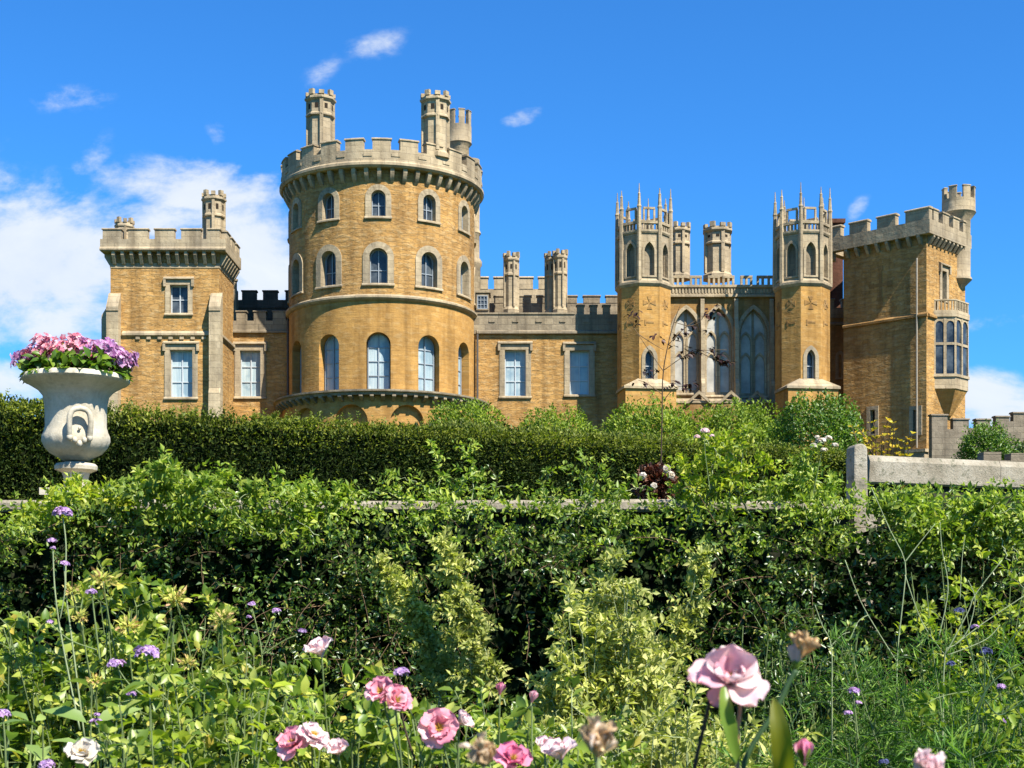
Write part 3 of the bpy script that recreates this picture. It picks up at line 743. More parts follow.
mb = MB(); D2 = 97.0; M2 = flat(0, D2, 0); mb.box(M2, U(229, D2), U(236, D2), -.8, 0, ZB + 6, Z(289, D2)); mb.lathe(U(233, D2), 97.4, [(.2, Z(290, D2)), (.2, Z(281, D2)), (.27, Z(280, D2)), (.27, Z(278, D2))], 8)
mb.build('chimney', M_PALE, rg)

# ---------- range between round tower and first octagonal turret
mb = MB(); cut = MB(); wins = []
mb.box(MW, uW(468), uW(640), -4.5, 0, ZB, Z(334, DW))
for px, wp, ya, yb in ((515.3, 21, 350, 396), (579.5, 19.5, 350.5, 394.5)):
    addwin(wins, MW, cut, uW(px), Z(yb, DW), wp * DW / F, (yb - ya) * DW / F, 'rect', s=.36, rec=.4, mull=(0,), trans=(.33, .66), glass=M_GLASSP, hood=True, frame=M_FRAME)
rg = mb.build('linking_range', M_RUB, castle, cut=cut)
for M, u0, z0, w_, h_, kind, kw in wins: window(rg, M, M, None, u0, z0, w_, h_, kind, **kw)
mb = MB()
z0_, z1_ = Z(334, DW), Z(314.5, DW)
mb.box(MW, uW(468), uW(625), -.5, .10, z0_, z1_)
mb.side(MW, [(.10, z0_ - .05), (.24, z0_), (.24, z0_ + .14), (.10, z0_ + .24)], uW(477), uW(625))
mb.side(MW, [(-.52, z1_), (.17, z1_), (.17, z1_ + .1), (-.2, z1_ + .18), (-.52, z1_ + .1)], uW(470), uW(575))
merlons(mb, MW, [(uW(a), uW(b_)) for a, b_ in ((577, 584), (590, 597), (603, 610))], -.48, .06, z1_, Z(306, DW), cap=.09)
for k in range(6): mb.box(MW, uW(489 + k * 23.5), uW(495 + k * 23.5), .08, .16, Z(322.5, DW), Z(320.8, DW))
mb.build('battlement', M_GREY, rg)
mb = MB(); D2 = 98.6; M2 = flat(0, D2, 0); u2 = lambda px: U(px, D2)
mb.box(M2, u2(470), u2(640), -1.0, 0, ZB + 5, Z(303, D2))
merlons(mb, M2, [(u2(a), u2(b)) for a, b in ((481, 488), (494, 506), (519, 531), (537, 548), (566, 577), (583.5, 600), (606, 630))], -.5, .03, Z(303, D2), Z(296.5, D2), cap=.1)
mb.build('rear_wall', M_GREY, rg)
mb = MB(); D2 = 103.0; M2 = flat(0, D2, 0); u2 = lambda px: U(px, D2)
mb.box(M2, u2(460), u2(549), -4.0, 0, ZB + 5, Z(289, D2))
merlons(mb, M2, [(u2(a), u2(b)) for a, b in ((478, 488), (494, 511), (517.5, 533), (538.5, 549.5))], -.5, .03, Z(289, D2), Z(278, D2), cap=.12)
mb.build('rear_wall', M_PALE, rg)
chimney(rg, U(511.3, 96.4), 96.4, Z(314, 96.4), Z(251, 96.4), 7.2 * 96.4 / F, 22)
chimney(rg, U(556, 96.4), 96.4, Z(314, 96.4), Z(248.5, 96.4), 11.0 * 96.4 / F, 22, double=True)
D2 = 95.6; M2 = flat(0, D2, 0)
mb = MB(); mb.box(M2, U(474, D2), U(489, D2), -1.5, 0, Z(316, D2), Z(293, D2)); mb.box(M2, U(473, D2), U(490.5, D2), -1.7, .15, Z(293, D2), Z(291, D2)); mb.build('roof_lantern', M_GREY, rg)
window(rg, flat(0, D2 - .04, 0), M2, None, U(482.5, D2), Z(309, D2), 10 * D2 / F, 13 * D2 / F, 'rect', s=.08, rec=.02, mull=(-.17, .17), trans=(.33, .66), sill=False, bar=.04, frame=M_FRAMED, sur=M_GREY)
mb = MB(); mb.tube([(uW(477.5), DW - .25, ZB), (uW(477.5), DW - .25, Z(335, DW))], .075, 8); mb.build('drainpipe', M_LEAD, rg)

# ---------- chapel front
DC = 95.2; MC = flat(0, DC, 0); uC = lambda px: U(px, DC); sC = DC / F
mb = MB(); cut = MB(); wins = []
mb.box(MC, uC(655), uC(795), -9.0, 0, ZB, Z(297, DC))
for px, wp, ya, yb in ((686.3, 26, 309, 393), (718.5, 27, 308, 395), (753.5, 28, 309, 396)):
    addwin(wins, MC, cut, uC(px), Z(yb, DC), wp * sC, (yb - ya) * sC, 'gothic', s=.24, rec=.38, mull=(0,), trans=(.03,), glass=M_GLASSG, frame=M_PALE, bar=.15, cusp=.74, sill=True)
ch = mb.build('chapel', M_BROWN, castle, cut=cut)
for M, u0, z0, w_, h_, kind, kw in wins: window(ch, M, M, None, u0, z0, w_, h_, kind, **kw)
mb = MB()
zf0, zf1 = Z(297.5, DC), Z(286, DC)
mb.box(MC, uC(665), uC(782), -.5, .12, zf0, zf1)
mb.side(MC, [(.12, zf0 - .03), (.28, zf0), (.28, zf0 + .15), (.12, zf0 + .24)], uC(665), uC(782))
mb.side(MC, [(.12, zf1 - .2), (.24, zf1 - .12), (.24, zf1 + .04), (-.5, zf1 + .08), (-.5, zf1 - .2)], uC(665), uC(782))
for k in range(33): mb.box(MC, uC(672 + k * 3.25), uC(673.7 + k * 3.25), .10, .20, zf0 + .26, zf1 - .22)
zt = Z(275.5, DC)
for a in (672, 690, 708, 722.5, 740.5, 757):       # open stone merlons: posts carrying a top bar
    b = a + (12 if a < 750 else 18)
    mb.box(MC, uC(a), uC(b), -.24, .02, zt - .16, zt)
    np_ = 3 if a < 750 else 4
    for q in range(np_):
        x = a + (b - a) * q / (np_ - 1)
        mb.box(MC, uC(x) - .075 + (.075 if q == 0 else 0) - (.075 if q == np_ - 1 else 0), uC(x) + .075 + (.075 if q == 0 else 0) - (.075 if q == np_ - 1 else 0), -.22, 0, zf1 + .05, zt - .15)
mb.build('openwork_parapet', M_PALE, ch)
for px in (702, 735.7, 771):
    mb = MB()
    mb.side(MC, [(-.05, ZB), (.75, ZB), (.75, Z(385, DC)), (.55, Z(380, DC)), (.55, Z(330, DC)), (.3, Z(318, DC)), (.3, Z(300, DC)), (-.05, Z(297.8, DC))], uC(px) - .13, uC(px) + .13)
    mb.build('buttress', M_PALE, ch)
mb = MB()      # stone lean-to at the foot with little gables
zq = Z(400, DC - 1)
mb.box(MC, uC(672), uC(778), 0.01, 1.0, ZB, zq - .2); mb.build('arcaded_base', M_BROWN, ch); mb = MB()
mb.side(MC, [(0.01, zq - .2), (1.06, zq - .2), (1.06, zq - .06), (0.01, zq + .25)], uC(672), uC(778))
for px in (699, 731, 757):
    M = flat(U(px, DC - 1.1), DC - 1.12, 0)
    mb.prism(M, [(-.95, zq - .25), (0, zq + .62), (.95, zq - .25), (.70, zq - .25), (0, zq + .38), (-.70, zq - .25)], -.1, .12)
mb.build('gabled_coping', M_PALE, ch)
chimney(ch, U(679.5, 97), 97, Z(280, 97), Z(222, 97), 9.8 * 97 / F, 15)
chimney(ch, U(717.5, 97), 97, Z(280, 97), Z(222.5, 97), 13.0 * 97 / F, 15)

# ---------- octagonal turrets
def octagon(pxc, spike_y):
    D = 92.3; cx = U(pxc, D); s = D / F; R0 = 27.3 * s; rot = -60.0 + 45 * 3
    ap = R0 * math.cos(R(22.5))
    zst = Z(288, D); zbal0, zbal1 = Z(237.5, D), Z(228, D); zmer = Z(213.5, D)
    faces = [rot + 22.5 + 45 * i for i in range(8)]
    FM = lambda az, extra=0.0: flat(cx + (ap + extra) * math.sin(R(az)), D - (ap + extra) * math.cos(R(az)), az)
    front = [a for a in faces if math.cos(R(a)) > 0.2]
    mb = MB(); cut = MB(); wins = []
    o_ = []
    mb.lathe(cx, D, [(R0 * .985, ZB), (R0 * .985, zst)], 8, 0, rot)
    for az in front:
        a = (az + 180) % 360 - 180
        if abs(a) < 25: addwin(wins, FM(az, -.03), cut, 0, Z(385, D), 8.6 * s, 31 * s, 'gothic', s=.24, rec=.4, mull=(), trans=(.5,), glass=M_GLASSD, sill=True, bar=.06)
    body = mb.build('octagonal_turret', M_ASH, castle, cut=cut)
    for M, u0, z0, w_, h_, kind, kw in wins: window(body, M, M, None, u0, z0, w_, h_, kind, **kw)
    # upper stage
    mb = MB(); cut = MB(); wins = []
    mb.lathe(cx, D, [(R0 * .96, zst), (R0 * .96, zbal0)], 8, 0, rot)
    for az in faces:
        M = FM(az, -.04 * R0)
        addwin(wins, M, cut, 0, Z(281, D), 10 * s, 33 * s, 'gothic', s=.15, rec=.3, mull=(), trans=(), glass=M_GREY, sill=False, bar=.05, frame=M_PALE, proud=.07)
    up = mb.build('upper_stage', M_PALE, body, cut=cut)
    mb = MB()
    mb.lathe(cx, D, [(R0 * .93, zst - .24), (R0 * 1.0, zst - .22), (R0 * 1.075, zst - .06), (R0 * 1.075, zst + .08), (R0 * .95, zst + .26)], 8, 0, rot, closed=True)
    mb.build('string_course', M_PALE, body)
    for M, u0, z0, w_, h_, kind, kw in wins: window(body, M, M, None, u0, z0, w_, h_, kind, name='blind_window', **kw)
    # pierced balustrade, open merlons
    mb = MB()
    mb.lathe(cx, D, [(R0 * .80, zbal0 - .12), (R0 * 1.0, zbal0 - .12), (R0 * 1.03, zbal0 - .02), (R0 * 1.03, zbal0 + .10), (R0 * .80, zbal0 + .12)], 8, 0, rot, closed=True)
    mb.lathe(cx, D, [(R0 * .87, zbal1 - .12), (R0 * 1.01, zbal1 - .12), (R0 * 1.01, zbal1 + .05), (R0 * .87, zbal1 + .05)], 8, 0, rot, closed=True)
    hw = R0 * math.sin(R(22.5))
    for az in faces:
        M = FM(az, -.02 * R0)
        for q in range(5):
            u = hw * (-.72 + .36 * q); mb.box(M, u - .05, u + .05, -.16, -.02, zbal0 + .08, zbal1 - .10)
        mb.box(M, -hw * .55, hw * .55, -.2, -.04, zmer - .13, zmer)
        for u in (-hw * .5, hw * .5): mb.box(M, u - .06, u + .06, -.18, -.05, zbal1 + .02, zmer - .12)
    mb.build('balustrade', M_PALE, body)
    mb = MB(); mb.lathe(cx, D, [(.02, zbal0 - .05), (R0 * .85, zbal0 - .05), (R0 * .85, zbal0 - .2)], 8, 0, rot); mb.build('roof', M_ROOF, body)
    for i in range(8):
        az = rot + 45 * i; x, y = cx + R0 * .985 * math.sin(R(az)), D - R0 * .985 * math.cos(R(az))
        mb = MB(); zt = Z(spike_y, D) - (0 if i % 2 == 0 else .25)
        mb.lathe(x, y, [(.17, zst + .1), (.15, zbal1), (.13, zmer - .1), (.17, zmer), (.12, zmer + .12), (.085, zmer + .75), (.10, zmer + .82), (.05, zmer + .9), (.022, zt)], 6, 0, az)
        mb.build('pinnacle', M_PALE, body)
    # loops, foot
    for az in faces:
        if math.cos(R(az)) < .1: continue
        mb = MB()
        M = FM(az, -.015 * R0); z = Z(308, D)
        big = .42 if abs((az + 180) % 360 - 180) < 25 else .3
        for q in range(4):
            a = q * PI / 2; ca_, sa_ = math.cos(a), math.sin(a)
            pts = [(.05, -.02), (big, -.17), (big, .17), (.05, .02)]
            pts = [(x * ca_ - y * sa_, z + x * sa_ + y * ca_) for x, y in pts]
            mb.prism(M, pts, -.05, .03, 0)
        z = Z(327, D); mb.box(M, -.30, .30, -.05, .03, z - .05, z + .05, 0); mb.box(M, -.32, -.22, -.05, .035, z - .2, z + .16, 0)
        mb.build('arrow_loop', M_BROWN, body)
    zf = Z(384, D); az = rot + 22.5 + 45 * round((2 - rot - 22.5) / 45.0)
    M = flat(cx, D, az); q = ap + .42; hw_ = R0 * .93
    mb = MB(); mb.box(M, -hw_, hw_, -.3, q, ZB, zf - .62); mb.build('base_block', M_ASH, body)
    mb = MB(); a_, b_ = hw_ + .12, q + .12
    vs_ = [M(-a_, -.4, zf - .62), M(a_, -.4, zf - .62), M(a_, b_, zf - .62), M(-a_, b_, zf - .62), M(-a_, -.4, zf - .46), M(a_, -.4, zf - .46), M(a_, b_, zf - .46), M(-a_, b_, zf - .46),
           M(-hw_ * .55, -.4, zf + .1), M(hw_ * .55, -.4, zf + .1), M(hw_ * .45, ap - .05, zf + .1), M(-hw_ * .45, ap - .05, zf + .1)]
    mb.add(vs_, [(3, 2, 1, 0), (0, 1, 5, 4), (1, 2, 6, 5), (2, 3, 7, 6), (3, 0, 4, 7), (4, 5, 9, 8), (5, 6, 10, 9), (6, 7, 11, 10), (7, 4, 8, 11), (8, 9, 10, 11)])
    mb.build('splayed_foot', M_PALE, body)
    return body
octagon(643.8, 191)
octagon(802.4, 190)

# ---------- link between second turret and corner tower
DK = 97.5; MK = flat(0, DK, 0)
mb = MB(); mb.box(MK, U(826, DK), U(862, DK), -4, 0, ZB, Z(318, DK)); lk = mb.build('linking_range', M_BROWN, castle)
mb = MB(); mb.box(MK, U(826, DK), U(862, DK), -.5, .1, Z(318, DK), Z(308, DK)); merlons(mb, MK, [(U(826, DK), U(834, DK)), (U(842, DK), U(850, DK))], -.48, .06, Z(308, DK), Z(300, DK)); mb.side(MK, [(0, Z(326, DK)), (.15, Z(325, DK)), (.15, Z(323, DK)), (0, Z(322, DK))], U(826, DK), U(862, DK)); mb.build('battlement', M_GREY, lk)
window(lk, flat(0, DK - .02, 0), MK, None, U(840, DK), Z(378, DK), 4 * DK / F, 24 * DK / F, 'gothic', s=.2, rec=.06, mull=(), trans=(), glass=M_SLOTSHADE, sill=False, bar=.03, frame=M_PALE)
D2 = 99.5; M2 = flat(0, D2, 0)
mb = MB(); mb.box(M2, U(829, D2), U(843, D2), -2, 0, ZB + 6, Z(223, D2)); mb.box(M2, U(828, D2), U(845, D2), -2.2, .15, Z(223, D2), Z(219, D2)); mb.build('brick_stack', M_RED, lk)

# ---------- corner tower, turned 45 degrees to the view
AZL, AZR = -44.0, 46.0
C0 = np.array([U(926.5, 90.2), 90.2])
LA, LB = 6.05, 5.4
dl = np.array([math.cos(R(AZL)), math.sin(R(AZL))]); dr = np.array([math.cos(R(AZR)), math.sin(R(AZR))])
A0 = C0 - dl * LA
MA = flat(A0[0], A0[1], AZL); MBR = flat(C0[0], C0[1], AZR)
DK = 90.2
zp0, zm = Z(233, 89.7), Z(208.0, 89.7)
zp1 = zp0 + (zm - zp0) * .56
mb = MB(); cut = MB(); wins = []
mb.box(MA, 0, LA, -LB, 0, ZB, zp0 + .1)
addwin(wins, MBR, cut, 2.35, Z(300, 91.8), .62, 29 * 91.8 / F, 'rect', s=.30, rec=.35, mull=(0,), trans=(.5,), glass=M_GLASSD, hood=True, sill=False)
for u in (2.2, 5.3):
    D2 = A0[1] + dl[1] * u
    addwin(wins, MA, cut, u, Z(434, D2), .36, 24 * D2 / F, 'rect', s=.26, rec=.3, mull=(), trans=(), glass=M_SLOTSHADE, sill=False, bar=.03, frame=M_PALE)
ct = mb.build('corner_tower', M_RUB, castle, cut=cut)
for M, u0, z0, w_, h_, kind, kw in wins: window(ct, M, M, None, u0, z0, w_, h_, kind, **kw)
mb = MB()
corbels(mb, MA, [-.7] + [LA * (i + .5) / 8 for i in range(8)], .2, -.02, .42, zp0 - .62, zp0 + .05)
corbels(mb, MBR, [LB * (i + .5) / 10 for i in range(10)], .2, -.02, .42, zp0 - .62, zp0 + .05)
PO = .45; T = .5
POL = 1.25
PA = A0 - dl * POL - np.array([math.sin(R(AZL)), -math.cos(R(AZL))]) * -PO
MPA = flat(PA[0], PA[1], AZL); WPA = LA + PO + POL
PB = C0 + np.array([math.sin(R(AZL)), -math.cos(R(AZL))]) * PO + dl * PO
MPB = flat(PB[0], PB[1], AZR)
mb.box(MPA, 0, WPA, -T, 0, zp0, zp1)
mb.box(MPB, T, LB + PO, -T, 0, zp0, zp1)
mb.box(flat(*(PA + dr * (LB + PO)), AZR + 180), 0, LB + PO - T, -T, 0, zp0, zp1)
mb.box(MA, 0, LA, -LB, -.1, zp0 + .1, zp0 + .4)
q = WPA / 7.0
merlons(mb, MPA, [(0.06, q * 1.15), (q * 1.75, q * 2.95), (q * 3.6, q * 4.8), (q * 5.45, WPA - .06)], -T + .03, -.03, zp1, zm, cap=.13)
merlons(mb, MPB, [(T + .1, T + .75), (T + 1.35, T + 2.2), (T + 2.8, T + 3.65), (T + 4.2, T + 4.9)], -T + .03, -.03, zp1, zm, cap=.13)
mb.build('battlement', M_PALE, ct)
mb = MB(); zq = Z(314.5, 90.2)
PRF = [(0, zq - .14), (.16, zq - .1), (.16, zq + .04), (0, zq + .18)]
mb.side(MA, PRF, 0, LA + .12); mb.side(MBR, PRF, .125, 1.3)
mb.build('string_course', M_BROWN, ct)
mb = MB(); p = MA(LA - .62, .11, 0)
mb.tube([(p[0], p[1], Z(447, 90)), (p[0], p[1], Z(256, 90))], .065, 8); mb.build('drainpipe', M_LEADP, ct)
mb = MB(); z = Z(285, 92.5); u = LA * .46
for M_, h in ((MA, 0),):
    mb.box(M_, u - .10, u + .10, -.05, .04, z - 1.05, z + 1.05); mb.box(M_, u - .62, u - .102, -.05, .035, z - .1, z + .1); mb.box(M_, u + .102, u + .62, -.05, .035, z - .1, z + .1)
    for a, b in ((-.66, 0), (.66, 0), (0, 1.1), (0, -1.1)): mb.box(M_, u + a - .17, u + a + .17, -.05, .045, z + b - .17, z + b + .17)
mb.build('arrow_loop', [M_BROWN, M_SLOTSHADE], ct)
tc_ = MBR(4.95, -.25, 0)
round_turret(ct, tc_[0], tc_[1], Z(290, 93), Z(276, 93), Z(217, 93), Z(197, 93), Z(185.5, 93), 11.6 * 93 / F, 16.3 * 93 / F, 7, .25)
# oriel
pts = [(1.05, 0), (1.95, 1.05), (3.75, 1.05), (4.65, 0)]
def oriel_ring(mb, sc, z0, z1, m=0, inset=0.0, bottom=None):
    cx_ = 2.85
    P0 = [((u - cx_) * sc + cx_, d * sc) for u, d in pts]; P1 = P0 if bottom is None else [((u - cx_) * bottom + cx_, d * bottom) for u, d in pts]
    vs_ = [MBR(u, d, z0) for u, d in P1] + [MBR(u, d, z1) for u, d in P0]
    mb.add(vs_, [(0, 1, 5, 4), (1, 2, 6, 5), (2, 3, 7, 6), (3, 0, 4, 7), (3, 2, 1, 0), (4, 5, 6, 7)], m)
mb = MB(); s = 91.2 / F
oz = lambda y: Z(y, 91.2)
oriel_ring(mb, .98, oz(389), oz(377.2)); oriel_ring(mb, 1.05, oz(377.2), oz(374.5))
oriel_ring(mb, .95, oz(414), oz(389), 1, 0, .22)
mb.build('oriel_base', [M_PALE, M_ASH], ct)
mb = MB(); oriel_ring(mb, 1.05, oz(317.5), oz(312)); mb.build('oriel_head', M_PALE, ct)
for i in range(3):
    a, b = np.array(pts[i]), np.array(pts[i + 1]); L_ = float(np.linalg.norm(b - a)); t = (b - a) / L_
    wa, wb = MBR(a[0], a[1], 0), MBR(b[0], b[1], 0)
    az = math.degrees(math.atan2(wb[1] - wa[1], wb[0] - wa[0]))
    M = flat(wa[0], wa[1], az)
    n_ = 2
    mb = MB()
    mb.box(M, .03, L_ - .03, -.12, -.08, oz(374.6), oz(317.4), 2)
    lw = L_ / n_
    for q in range(n_ + 1): mb.box(M, max(0, q * lw - .09), min(L_, q * lw + .09), -.15, 0.0, oz(374.6), oz(317.4), 0)
    mb.box(M, .09, L_ - .09, -.13, -.01, oz(345.5), oz(343), 0)
    for q in range(n_):
        o_ = [(q * lw + .09, oz(317.4)), (q * lw + .09, oz(326))] + [(q * lw + lw / 2 + (lw / 2 - .09) * math.cos(PI - PI * k / 8), oz(326) + (lw / 2 - .05) * math.sin(PI * k / 8)) for k in range(9)] + [((q + 1) * lw - .09, oz(326)), ((q + 1) * lw - .09, oz(317.4))]
        mb.prism(M, o_, -.13, -.02, 0)
    mb.build('window', [M_PALE, M_FRAME, M_GLASSD], ct)
    mb = MB()      # balustrade on top
    mb.box(M, 0, L_, -.16, .02, oz(312), oz(310.8)); mb.box(M, 0, L_, -.16, .02, oz(301.5), oz(300))
    k_ = 6 if L_ < 1.6 else 8
    for q in range(k_ + 1): mb.box(M, max(0.001, L_ * q / k_ - (.09 if q in (0, k_) else .045)), min(L_ - .001, L_ * q / k_ + (.09 if q in (0, k_) else .045)), -.13, 0.0, oz(310.8), oz(301.5))
    mb.build('balustrade', M_PALE, ct)
mb = MB(); p = MA(LA - .62, .1, 0); mb.box(flat(p[0], p[1], AZL), -.5, .7, -.3, .35, ZB, Z(452, 90)); mb.box(flat(p[0], p[1], AZL), -.62, .82, -.2, .45, Z(452, 90), Z(449, 90)); mb.build('stone_plinth', M_PALE, ct)

# ---------- battlemented terrace wall on the right
bw = thing('battlemented_wall', 'grey battlemented wall running off to the right from the corner tower', 'wall', (29, 86, ZB))
mb = MB(); x0, x1 = U(932, 86), U(1100, 88)
M = flat(x0, 86.0, 4.0); L_ = (x1 - x0)
prev = Z(431, 86)
mb.box(M, 0, L_, -.55, 0, ZB - 1.5, prev)
mb.build('wall', M_GWALL, bw)
mb = MB()
pm = [(0, 2.5, 415.5), (3.6, 6.2, 417), (9.4 - 2, 9.9, 417.5), (11.2, 13.6, 416.5), (14.9, 17.3, 412.5), (18.6, 21, 411.5), (22.3, 24.7, 411), (26, 28.4, 410.5)]
px2u = 86 / F
spn = [(0, 16, 415.5), (22, 38, 419.5), (46, 60, 419.5), (66, 80, 416.5), (84, 98, 412.5), (104, 118, 411.5), (124, 138, 411), (144, 158, 410)]
base = [426, 429, 427.5, 425.5, 420.5, 419, 418.5, 418]
for (a, b, y), bb in zip(spn, base):
    merlons(mb, M, [(a * px2u, b * px2u)], -.53, -.02, prev, Z(y, 86), cap=.1)
for i in range(7):
    mb.box(M, spn[i][1] * px2u + .001, spn[i + 1][0] * px2u - .001, -.5, -.03, prev, Z(base[i + 1], 86))
mb.build('merlon', M_GWALL, bw)
# ------------------------------------------------------------------ foliage helpers
def unit(v): return v / np.maximum(np.linalg.norm(v, axis=-1, keepdims=True), 1e-9)
def rnd(n, a=0.0, b=1.0): return rng.uniform(a, b, n)
def rdir(n): return unit(rng.normal(size=(n, 3)))

def arrays_mesh(name, V, T, m, parent=None, smooth=False):
    me = bpy.data.meshes.new(name)
    V = np.asarray(V, np.float32); T = np.asarray(T, np.int32); k = T.shape[1]
    me.vertices.add(len(V)); me.vertices.foreach_set('co', V.ravel())
    me.loops.add(T.size); me.loops.foreach_set('vertex_index', T.ravel())
    me.polygons.add(len(T)); me.polygons.foreach_set('loop_start', np.arange(0, T.size, k, dtype=np.int32))
    me.polygons.foreach_set('loop_total', np.full(len(T), k, np.int32))
    if smooth: me.polygons.foreach_set('use_smooth', np.ones(len(T), bool))
    me.materials.append(m); me.update(calc_edges=True)
    o = bpy.data.objects.new(name, me); COL.objects.link(o)
    if parent is not None: adopt(o, parent)
    return o

class Leaves:
    def __init__(s): s.c = []
    def add(s, P_, A, N, L, W):
        n = len(P_)
        s.c.append((P_, unit(A), N, np.broadcast_to(L, n).astype(float), np.broadcast_to(W, n).astype(float)))
    def count(s): return sum(len(c[0]) for c in s.c)
    def build(s, name, m, parent, detail=0, fold=0.25, curl=0.2):
        P_, A, N, L, W = (np.concatenate([c[i] for c in s.c]) for i in range(5))
        S = unit(np.cross(N, A)); N = np.cross(A, S)
        L = L[:, None]; W = W[:, None] * 0.5
        n = len(P_)
        if detail == 0:
            f_ = W * fold * 2
            V = np.stack([P_, P_ + A * L * .45 - S * W + N * f_, P_ + A * L - N * L * curl * .5, P_ + A * L * .45 + S * W + N * f_], 1)
            T = np.array([[0, 1, 2], [0, 2, 3]]); k = 4
        else:
            f_ = W * fold * 2
            def row(t, w_): 
                c = P_ + A * L * t - N * L * curl * t * t
                return [c - S * W * w_ + N * f_ * w_, c, c + S * W * w_ + N * f_ * w_]
            V = np.stack([P_] + row(.28, .8) + row(.62, .9) + [P_ + A * L - N * L * curl], 1)
            T = np.array([[0, 1, 2], [0, 2, 3], [1, 4, 5], [1, 5, 2], [2, 5, 6], [2, 6, 3], [4, 7, 5], [5, 7, 6]]); k = 8
        T = (T[None] + (np.arange(n) * k)[:, None, None]).reshape(-1, 3)
        return arrays_mesh(name, V.reshape(-1, 3), T, m, parent, smooth=False)

def sprigs(S, D, L, K, grav=0.3, wob=0.15):
    n = len(S); D = unit(D); L = np.broadcast_to(L, n)[:, None, None]
    t = np.linspace(0, 1, K)[None, :, None]
    w1 = rdir(n)[:, None, :] * wob; ph = rnd(n, 0, 6)[:, None, None]
    pts = S[:, None, :] + L * (D[:, None, :] * t + np.array([0, 0, -1.0]) * np.reshape(grav, (-1, 1, 1)) * t * t + w1 * np.sin(t * 4 + ph) * t)
    tan = unit(np.gradient(pts, axis=1))
    return pts, tan
def leaves_on(lv, pts, tan, per, L, ratio=.5, spread=1.0, t0=0.15, up=0.4, taper=.4, jitter=.45):
    n, K, _ = pts.shape
    k0 = int(K * t0)
    p = pts[:, k0:].reshape(-1, 3); t = tan[:, k0:].reshape(-1, 3)
    fr = np.tile(np.linspace(t0, 1, K - k0), n)
    p = np.repeat(p, per, 0); t = np.repeat(t, per, 0); fr = np.repeat(fr, per)
    o = rdir(len(p)); o = unit(o - t * (o * t).sum(1, keepdims=True))
    A = unit(t * .55 + o * spread + np.array([0, 0, .12]))
    N = unit(np.array([0, 0, up]) + rdir(len(p)) * .6 + t * .2)
    l = L * (1 - taper * fr) * rnd(len(p), 1 - jitter, 1 + jitter)
    lv.add(p + o * L * .08, A, N, l, l * ratio * rnd(len(p), .85, 1.15))
def tube_arrays(pts, r0, r1, sides=3):
    n, K, _ = pts.shape
    tan = unit(np.gradient(pts, axis=1))
    a = unit(np.cross(tan, np.array([.31, .62, .72]))); b = np.cross(tan, a)
    r = np.linspace(r0, r1, K)[None, :, None]
    ang = np.arange(sides) * 2 * PI / sides
    V = np.stack([pts + (a * math.cos(q) + b * math.sin(q)) * r for q in ang], 2).reshape(-1, 3)
    T = []
    i = np.arange(K - 1)
    for j in range(sides):
        j2 = (j + 1) % sides
        T.append(np.stack([i * sides + j, i * sides + j2, (i + 1) * sides + j2, (i + 1) * sides + j], 1))
    T = np.concatenate(T)
    return V, (T[None] + (np.arange(n) * K * sides)[:, None, None]).reshape(-1, 4)
def tubes(name, pts, r0, r1, m, parent, sides=3, more=()):
    V, T = tube_arrays(pts, r0, r1, sides)
    for p2, a0, a1 in more:
        V2, T2 = tube_arrays(p2, a0, a1, 3); T = np.concatenate([T, T2 + len(V)]); V = np.concatenate([V, V2])
    return arrays_mesh(name, V, T, m, parent, smooth=True)
def clump(x, z, s=1.0, seed=0.0):
    return (np.sin(x * 2.1 * s + 1.3 + seed) * np.sin(z * 2.9 * s + .4 - seed) + .7 * np.sin(x * 4.7 * s + z * 3.1 * s + seed * 2) + .5 * np.sin(x * 9.3 * s - z * 8.1 * s + 2 + seed)) / 2.2
def smooth_path(pts, n=24):
    pts = np.asarray(pts, float); k = len(pts)
    if k == 2: return pts[0] + (pts[1] - pts[0]) * np.linspace(0, 1, n)[:, None]
    t = np.linspace(0, k - 1, n); out = []
    for q in t:
        i = min(int(q), k - 2); f = q - i
        p0, p1, p2, p3 = pts[max(i - 1, 0)], pts[i], pts[i + 1], pts[min(i + 2, k - 1)]
        out.append(.5 * ((2 * p1) + (p2 - p0) * f + (2 * p0 - 5 * p1 + 4 * p2 - p3) * f * f + (3 * p1 - p0 - 3 * p2 + p3) * f ** 3))
    return np.array(out)
def ppath(pxs, D, n=24): return smooth_path([P(a[0], a[1], D + (a[2] if len(a) > 2 else 0)) for a in pxs], n)

